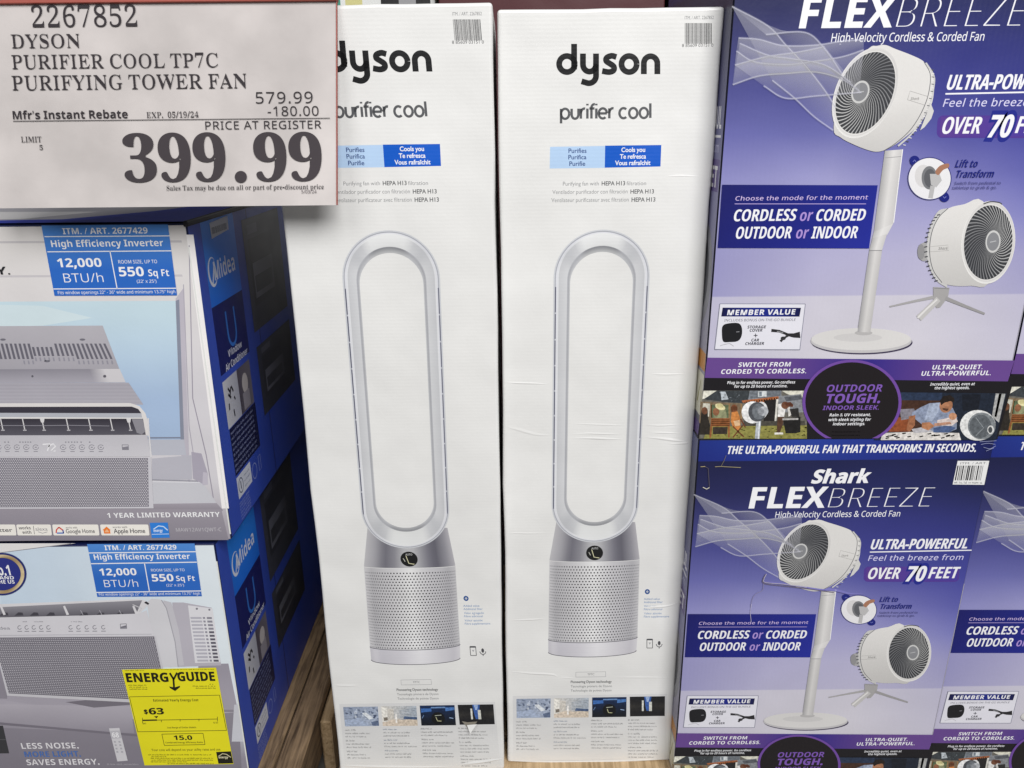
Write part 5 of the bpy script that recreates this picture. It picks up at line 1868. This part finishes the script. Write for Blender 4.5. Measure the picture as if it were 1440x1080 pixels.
    q(P1, [(60, 322), (180, 322), (100, 385), (48, 400)], '#e0ded0')
    q(P1, [(780, 322), (1010, 322), (1010, 420), (830, 352)], '#d9d7c8')
    q(P1, [(180, 322), (480, 322), (480, 440), (250, 425), (60, 400)], '#3a3f43')
    q(P1, [(215, 330), (260, 330), (290, 400), (225, 408)], '#b9c0c6')
    for i in range(16):
        x, y = r.uniform(190, 460), r.uniform(330, 425)
        q(P1, [(x, y), (x + 10, y - 2), (x + 9, y + 5), (x, y + 6)], r.choice(('#8d949a', '#5d646a', '#23272b')), 0)
    q(P1, [(485, 322), (775, 322), (775, 375), (470, 405)], '#80868e')
    for i in range(5):
        k.line(P1((488, 334 + i * 13), (770, 330 + i * 11)), .5, hx('#5e646c'), up=0)
    q(P1, [(560, 325), (640, 325), (640, 375), (560, 380)], '#ccd0d2'); q(P1, [(572, 330), (596, 330), (596, 372), (572, 374)], '#7c858f')
    q(P1, [(745, 372), (955, 352), (985, 420), (985, 520), (750, 520)], '#83868a')
    q(P1, [(800, 380), (950, 362), (972, 400), (820, 420)], '#55585e')
    q(P1, [(410, 412), (748, 372), (752, 392), (600, 430), (420, 432)], '#a3613c')
    for i in range(14):
        x = 430 + i * 23
        q(P1, [(x, 425 - i * 3), (x + 10, 424 - i * 3), (x + 10, 434 - i * 2), (x, 436 - i * 2)], r.choice(('#d98f5a', '#6d3c22', '#b56f3f')), 0)
    q(P1, [(30, 420), (420, 440), (420, 620), (20, 620)], '#7d6c56')
    q(P1, [(55, 435), (120, 440), (110, 560), (45, 560)], '#c9c6b8')
    q(P1, [(130, 450), (290, 452), (290, 570), (130, 570)], '#5d6a4e')
    for x in (125, 290, 400):
        q(P1, [(x, 440), (x + 12, 440), (x + 12, 575), (x, 575)], '#9a7a52', 0)
    q(P1, [(620, 410), (735, 400), (720, 620), (610, 620)], '#221f20')
    q(P1, [(728, 400), (748, 398), (728, 612), (712, 612)], '#d9d6ce')
    q(P1, [(430, 600), (990, 600), (1000, 655), (430, 655)], '#4a4740')
    q(P1, [(100, 650), (1010, 640), (1010, 762), (60, 762)], '#8b8747')
    for i in range(40):
        x, y = r.uniform(130, 985), r.uniform(655, 755)
        q(P1, [(x, y), (x + 26, y - 2), (x + 20, y + 6)], r.choice(('#a59f58', '#6d6b38', '#b5a96c', '#5d5a34')), 0)
    # seated people and furniture
    q(P1, [(40, 500), (70, 478), (98, 500), (100, 560), (120, 640), (115, 725), (20, 725)], '#2c2722')
    k.ell(*P1(70, 505), 4.2, 5.2, hx('#6b4632'))
    q(P1, [(150, 490), (200, 480), (265, 500), (275, 572), (150, 572)], '#8f9270')
    k.ell(*P1(175, 515), 4.6, 5.4, hx('#8a5d42')); k.ell(*P1(212, 470), 7.6, 4.0, hx('#d9d2a4'), rot=22); k.ell(*P1(210, 460), 4.4, 3.4, hx('#cfc692'))
    q(P1, [(130, 575), (302, 575), (300, 752), (285, 752), (282, 650), (140, 650), (130, 752), (112, 752)], '#8f5833')
    for i in range(4):
        k.line(P1((132, 590 + i * 16), (300, 590 + i * 16)), .8, hx('#5d3620'), up=0)
    q(P1, [(145, 655), (280, 655), (278, 720), (145, 720)], '#38302a')
    k.ell(*P1(342, 485), 4.6, 5.8, hx('#7a4a30')); q(P1, [(310, 470), (345, 455), (372, 480), (365, 500), (330, 495), (318, 540)], '#5b3620')
    q(P1, [(318, 520), (370, 510), (392, 560), (400, 650), (372, 690), (330, 660), (310, 600)], '#c68044')
    q(P1, [(335, 600), (390, 590), (395, 640), (350, 650)], '#d8b48c')
    for a, b in (((330, 650), (430, 745)), ((420, 640), (330, 750)), ((400, 580), (445, 660))):
        k.line(P1(a, b), 1.7, hx('#6b3a24'), up=0)
    # grill and man
    q(P1, [(745, 445), (795, 435), (812, 490), (800, 562), (740, 560)], '#e3e1de'); k.ell(*P1(810, 455), 5.6, 5.2, hx('#6d4632')); q(P1, [(800, 430), (860, 425), (885, 450), (880, 470), (820, 462)], '#5d3524')
    q(P1, [(742, 560), (800, 562), (782, 650), (760, 712), (735, 712), (735, 640)], '#543a2c')
    q(P1, [(712, 705), (790, 705), (792, 722), (712, 724)], '#dedbd4')
    q(P1, [(790, 575), (950, 560), (950, 700), (905, 712), (815, 712), (800, 640)], '#1d1c1c')
    q(P1, [(785, 575), (930, 572), (930, 588), (785, 592)], '#b5b3b0'); q(P1, [(830, 480), (850, 470), (870, 540), (840, 560)], '#d8d5cf'); q(P1, [(850, 490), (930, 480), (940, 560), (870, 560)], '#2b2a29')
    # white fan in the foreground
    k.line(P1((570, 560), (552, 762)), 6.6, hx('#b3b8bf')); k.line(P1((578, 560), (563, 762)), 1.6, hx('#e3e6e9'))
    k.ell(*P1(510, 520), 15.5, 15.5, hx('#e6e6e6')); k.ell(*P1(590, 500), 9, 12, hx('#dcdcdc')); k.ell(*P1(552, 515), 12.5, 13.8, hx('#4d5056')); k.ell(*P1(565, 512), 9.5, 11, hx('#6d7278')); k.ell(*P1(612, 508), 6.5, 6.8, hx('#b3b6bb')); k.ell(*P1(585, 512), 4.5, 5.4, hx('#8d9096'))
    k.build('photo', strip_o, M_PHOTO, 'photo of a garden party with a fan')
    k = Ink(F)
    q(P2, [(470, 282), (1300, 292), (1215, 655), (270, 655)], '#1d2534')
    q(P2, [(470, 285), (800, 288), (790, 350), (470, 345)], '#27344c')
    q(P2, [(480, 345), (800, 348), (770, 590), (370, 590), (460, 470)], '#432b20')
    q(P2, [(450, 480), (560, 470), (540, 590), (380, 590)], '#8a4a2a')
    q(P2, [(950, 300), (1100, 300), (1080, 420), (960, 430)], '#161b26')
    q(P2, [(1215, 292), (1290, 295), (1240, 520), (1185, 470)], '#a9a9a8'); q(P2, [(1240, 294), (1262, 294), (1220, 480), (1205, 470)], '#cfcfcc', 0)
    q(P2, [(470, 415), (580, 410), (600, 480), (480, 500)], '#84808a')
    q(P2, [(335, 600), (600, 590), (930, 600), (945, 655), (320, 655)], '#d9d4cf')
    for i in range(18):
        x, y = r.uniform(340, 900), r.uniform(602, 640)
        q(P2, [(x, y), (x + 30, y - 6), (x + 36, y + 2), (x + 8, y + 8)], r.choice(('#a9a3a0', '#efebe6', '#8d8886')), 0)
    q(P2, [(560, 570), (640, 555), (760, 590), (580, 600)], '#b5b3b8')
    q(P2, [(565, 440), (630, 400), (700, 368), (790, 362), (880, 405), (915, 480), (910, 570), (850, 595), (730, 590), (650, 540), (560, 470)], '#8791a8')
    q(P2, [(700, 372), (780, 366), (770, 430), (720, 510), (660, 500)], '#a1abc0'); q(P2, [(730, 560), (850, 540), (905, 560), (850, 598), (730, 596)], '#4c5f88')
    k.ell(*P2(828, 385), 9.0, 10.5, hx('#a87556'), rot=20); q(P2, [(780, 350), (810, 312), (860, 305), (892, 330), (890, 362), (860, 352), (815, 365), (790, 385)], '#221a17')
    q(P2, [(800, 405), (850, 412), (835, 430), (805, 420)], '#4d3226')
    q(P2, [(540, 470), (590, 460), (585, 540), (545, 590), (520, 575)], '#9a6547'); q(P2, [(640, 520), (700, 515), (740, 545), (690, 580), (640, 560)], '#b07a58')
    q(P2, [(760, 500), (900, 470), (920, 510), (870, 545), (760, 540)], '#d8c9c4'); k.ell(*P2(880, 470), 5.6, 5.0, hx('#c08c6c')); q(P2, [(735, 525), (860, 512), (870, 530), (740, 548)], '#b98b74')
    k.ell(*P2(1075, 540), 25, 21.5, hx('#dededd')); k.ell(*P2(1105, 545), 19.5, 19, hx('#7f8488')); k.ell(*P2(1095, 548), 15.5, 16.5, hx('#5d6267')); k.line(P2((1060, 480), (1120, 560), (1060, 620)), 1.0, hx('#8e9498')); k.ell(*P2(1175, 575), 4.6, 6.2, hx('#d6d6d5')); k.ell(*P2(1172, 575), 3.0, 4.2, hx('#44484c'))
    k.build('photo', strip_o, M_PHOTO, 'photo of a parent with a baby in bed beside a fan')
    # round claim badge
    k = Ink(F)
    ex, ey, rx, ry = 712, 765, 209, 179
    def cap(sx, extra=0):
        yb = 917 + extra
        a = math.degrees(math.asin(min(1, (yb - ey) / (ry * sx))))
        return c7(*arc(ex, ey, rx * sx, ry * sx, 180 - a, 360 + a, 48))
    k.poly(cap(1.0), hx('#6f4a9c'))
    k.poly(cap(.94, 1), hx('#1f1b1e'))
    pu = hx('#7d58b0')
    for t, a, b, y, h, cc, ex_ in (('OUTDOOR', 603, 837, 721, 10, pu, 0), ('TOUGH.', 597, 829, 768, 12.6, pu, .012), ('INDOOR SLEEK.', 588, 824, 797, 6, pu, 0), ('Rain & UV resistant,', 617, 790, 824, 4.0, W_, 0), ('with sleek styling for', 611, 790, 844, 4.0, W_, 0), ('indoor settings.', 631, 766, 862, 4.0, W_, 0)):
        k.text(t, *X(c7, a, b), Y(c7, y), h, cc, 'sb', ex_, ex_, .14)
    for y in (892, 907):
        k.greek(*X(c7, 628, 755), Y(c7, y), 1.8, hx('#77737a'), y)
    k.build('claim_badge', root, M_SHARK_INK)

    # ---- top of the front, read off the lower carton
    G.level = 3
    k = Ink(G)
    k.text('THE ULTRA-POWERFUL FAN THAT TRANSFORMS IN SECONDS.', *X(c8, 206, 994), Y(c8, 83), 11.4, W_, 'sb', .016, -.006, .14)
    k.build('headline', root, M_SHARK_INK)
    k = Ink(G)
    k.text('Shark', *X(c8, 473, 655), Y(c8, 178), 18.4, W_, 'sb', .03, .022, .2)
    k.text('FLEX', *X(c8, 276, 516), Y(c8, 257), 29, W_, 'sb', .012, .01, .10)
    k.text('BREEZE', *X(c8, 526, 846), Y(c8, 256), 28.6, W_, 'sr', -.026, -.030, .14)
    k.text('High-Velocity Cordless & Corded Fan', *X(c8, 360, 754), Y(c8, 286), 8.2, W_, 'sr', .004, .004, .06)
    k.build('brand_lettering', root, M_SHARK_INK)
    k = Ink(G)
    k.text('ULTRA-POWERFUL', *X(c8, 660, 966), Y(c8, 387), 14.2, W_, 'sb', .02, -.004, .16)
    k.line(c8((660, 397), (982, 391)), 1.5, W_)
    k.text('Feel the breeze from', *X(c8, 654, 953), Y(c8, 423), 7.4, hx('#d5d2ee'), 'sr', .004, .004, .16, .04)
    a, b = c8(642, 443), c8(944, 491)
    k.poly(rounded(a[0], a[1], b[0], b[1], 6, -.05), hx('#51398f'))
    k.grid(c8((650, 446), (938, 444), (936, 486), (648, 489)), lambda s, t: mixc(hx('#5a3c8c'), hx('#463a9a'), s), 4, 2)
    k.text('70', *X(c8, 762, 834), Y(c8, 491), 22.4, hx('#232a86'), 'sb', .14, .12, .16, .02, 1)
    k.text('OVER', *X(c8, 650, 751), Y(c8, 482), 16.0, W_, 'sb', .014, -.004, .16, 0, 1)
    k.text('70', *X(c8, 768, 829), Y(c8, 489), 20.8, W_, 'sb', .024, .01, .16, .02)
    k.text('FEET', *X(c8, 843, 935), Y(c8, 480), 16.0, W_, 'sb', .014, -.004, .16)
    k.build('claim_lettering', root, M_SHARK_INK)
    k = Ink(G)
    k.poly(c8((938, 108), (1038, 108), (1022, 184), (922, 183)), hx('#e4e4e4'))
    k.up()
    k.text('ITM. / ART. 2677777'[:11], *X(c8, 946, 1030), Y(c8, 119), 3.0, hx('#6d6d70'), 'r')
    sx0 = 934
    r = random.Random(9)
    x = 937
    while x < 1018:
        ww = r.choice((1.4, 1.4, 2.6, 4.0))
        k.poly(c8((x, 123), (x + ww, 123), (x + ww - 8.6, 170), (x - 8.6, 170)), hx('#26262a'), up=0)
        x += ww + r.choice((1.3, 2.0, 3.2))
    k.greek(*X(c8, 928, 1016), Y(c8, 180), 3.0, hx('#55555a'), 3)
    k.build('barcode_sticker', root, M_SHARK_INK)

    # ---- left-hand side of the board
    L = Face((S1[0] - SW / 2, 0, 0), (0, -1, 0), (0, 0, 1), S1)
    k = Ink(L)
    k.uvmode = True
    def sideq(ya, za, yb, zb):       # y back from the front edge, z down from the top edge; left to right as seen
        t = S1[2] + SH
        return [(-DS - yb, t - za), (-DS - ya, t - za), (-DS - ya, t - zb), (-DS - yb, t - zb)]
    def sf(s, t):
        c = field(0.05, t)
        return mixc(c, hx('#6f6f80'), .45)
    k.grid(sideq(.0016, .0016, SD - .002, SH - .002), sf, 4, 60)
    k.build('side_print', root, M_SHARK_INK)
    k = Ink(L)
    k.uvmode = True
    t0 = S1[2] + SH
    k.text('ULTRA-POWERFUL', -DS - .19, -DS - .012, t0 - .217, .026, W_, 'sb', 0, 0)
    k.line([(-DS - .19, t0 - .226), (-DS - .010, t0 - .226)], .003, W_)
    k.text('Feel the breeze from', -DS - .18, -DS - .016, t0 - .245, .012, hx('#c5c3dd'), 'sr')
    k.poly(sideq(.006, .253, .19, .292), hx('#5a4a86'))
    k.text('OVER 70 FEET', -DS - .183, -DS - .013, t0 - .287, .026, W_, 'sb', 0, 0, up=1)
    k.poly(sideq(.003, .50, .09, .525), hx('#c98a3f'))
    k.poly(sideq(.004, .53, .08, .59), hx('#d9d6c4'))
    k.line([(-DS - .03, t0 - .575), (-DS - .018, t0 - .54), (-DS - .008, t0 - .575)], .004, hx('#8d8a4a'))
    k.poly(sideq(.002, .60, .35, .625), hx('#5f4a86'))
    k.ell(-DS - .055, t0 - .40, .05, .07, hx('#8f8f97'))
    k.ell(-DS - .055, t0 - .40, .035, .052, hx('#55565c'))
    k.build('side_lettering', root, M_SHARK_INK)
    # light wear along a front edge
    bm = bmesh.new()
    x = SW / 2 - .0009
    box_bm(bm, x - .0005, x + .0006, .0002, .0012, SH * .05, SH * .62, .0002, 1)
    me = bpy.data.meshes.new('worn_edge'); bm.to_mesh(me); bm.free()
    link_mesh('worn_edge', me, M_WEAR, root)
    return root

M_WEAR = carton_material('worn_board_edge', hx('#a5a2b0'), 0.6)
M_FOLD = carton_material('folded_board', hx('#6f6cab'), 0.4)
s1root = pedestal_carton()
tag(s1root, 'upper purple pedestal fan carton whose large front shows between white carton and photo edge', 'carton', 'purple pedestal fan cartons')
s2root = copy_tree(s1root); s2root.location = S2
tag(s2root, 'purple pedestal fan carton below another, split by a jagged crack under the printed fan', 'carton', 'purple pedestal fan cartons')
s3root = copy_tree(s1root); s3root.location = (S1[0] + SW + .003, S1[1] + .004, S1[2])
tag(s3root, 'purple pedestal fan carton cut to a sliver at the right photo edge, upper row', 'carton', 'purple pedestal fan cartons')
s4root = copy_tree(s1root); s4root.location = (S2[0] + SW - .004 + .003, S2[1] + .004, S2[2])
tag(s4root, 'purple pedestal fan carton at bottom right, cut by the photo edge, its front unbroken', 'carton', 'purple pedestal fan cartons')

# damage on the lower carton: crack, dent fold and scuffed corner
def damage():
    G = Face((0, DS, 0), (1, 0, 0), (0, 0, 1), S2)
    c = T(970, 610, .21293)
    ridge(spline(c((485, 975), (600, 990), (720, 1005), (850, 1025), (960, 1035), (1060, 1058), (1150, 1055)), 5), G, s2root, M_FOLD, 'crease', .0030, .0014)
    G.level = 140
    k = Ink(G)
    k.line(spline(c((500, 925), (483, 955), (490, 985), (600, 1000), (760, 1018), (950, 1045)), 5), 1.1, hx('#6a6378'))
    k.line(spline(c((505, 922), (489, 955), (497, 978), (620, 990), (770, 1010)), 5), .8, hx('#b9b4c4'))
    k.line(spline(c((486, 985), (478, 1030), (440, 1050), (415, 1080), (400, 1140)), 5), .7, hx('#8d88ac'))
    k.line(c((406, 1120), (398, 1180), (404, 1240)), .7, hx('#b5b0cc'))
    k.build('crack', s2root, M_SHARK_INK, 'jagged crack')
    k = Ink(G)
    k.line(spline(c((165, 215), (205, 213), (240, 215), (335, 220)), 5), .9, hx('#9a9070'))
    k.line(c((205, 212), (225, 175), (238, 140)), .6, hx('#7d7560'))
    k.line(c((92, 210), (120, 225), (128, 350)), 1.0, hx('#55505a'))
    k.line(c((85, 350), (110, 362), (128, 352)), 1.2, hx('#c9c4b8'))
    k.line(c((70, 215), (100, 213)), .8, hx('#b9a878'))
    k.build('scuff', s2root, M_SHARK_INK)
    k = Ink(G)
    d = T(1180, 500, .18056)
    for p in (((1100, 690), (1150, 680), (1212, 688)), ((1120, 710), (1170, 722), (1215, 700)), ((1140, 740), (1200, 715)), ((1090, 668), (1220, 660))):
        k.line(spline(d(*p), 4), .7, hx('#8d93b5'))
    k.build('scuff', s2root, M_SHARK_INK)
damage()
pallet(0.255, 1.12, .98, 1.60, SH_Z - .0005, 'wooden pallet under the purple pedestal fan cartons', M_WOOD, 'x', 6)
# ------------------------------------------------------------------ goods behind, dim
def plain_carton(name, x0, x1, y, z0, z1, mat, label, group=None, depth=.5):
    root = empty(name, ((x0 + x1) / 2, y, z0))
    tag(root, label, 'carton', group)
    carton_body('carton', root, x1 - x0, depth, z1 - z0, mat, 2, .003, .001)
    return root
gp = 'tall dark cartons behind the white ones'
plain_carton('tall_carton', -.14, .315, 1.70, FLOOR_Z, .62, M_MAROON, 'tall maroon carton behind the gap between the two white cartons', gp)
plain_carton('tall_carton', .33, .60, 1.72, FLOOR_Z, .60, M_BLACKBOARD, 'tall black carton behind, between the white carton and purple carton tops', gp)
plain_carton('tall_carton', .61, 1.3, 1.72, FLOOR_Z, .60, M_MAROON, 'tall maroon carton hidden mostly behind the purple cartons', gp)
plain_carton('tall_carton', -1.3, -.42, 1.60, FLOOR_Z, .14, M_BLACKBOARD, 'unseen dark carton added behind the stack of blue cartons to block light', gp)  # out of view, added to keep light from behind out of the gap
w = plain_carton('tall_carton', -.41, -.15, 1.74, FLOOR_Z, .60, M_DULLWHITE, 'tall white carton with coloured patches behind the price sign', gp)
def patches():
    F = Face((0, 1.74, 0), (1, 0, 0), (0, 0, 1), w.location)
    k = Ink(F)
    k.uvmode = True
    z = .20
    for x0, x1, za, zb, c in ((-.36, -.345, .15, .60, '#3d8f7a'), (-.335, -.30, .15, .5, '#cfc98a'), (-.262, -.16, .15, .6, '#151417'), (-.225, -.19, .21, .262, '#9a9a9c'), (-.40, -.385, .2, .5, '#e3c9c4')):
        k.poly([(x0, za), (x1, za), (x1, zb), (x0, zb)], hx(c))
    k.build('coloured_patches', w, M_INK)
patches()
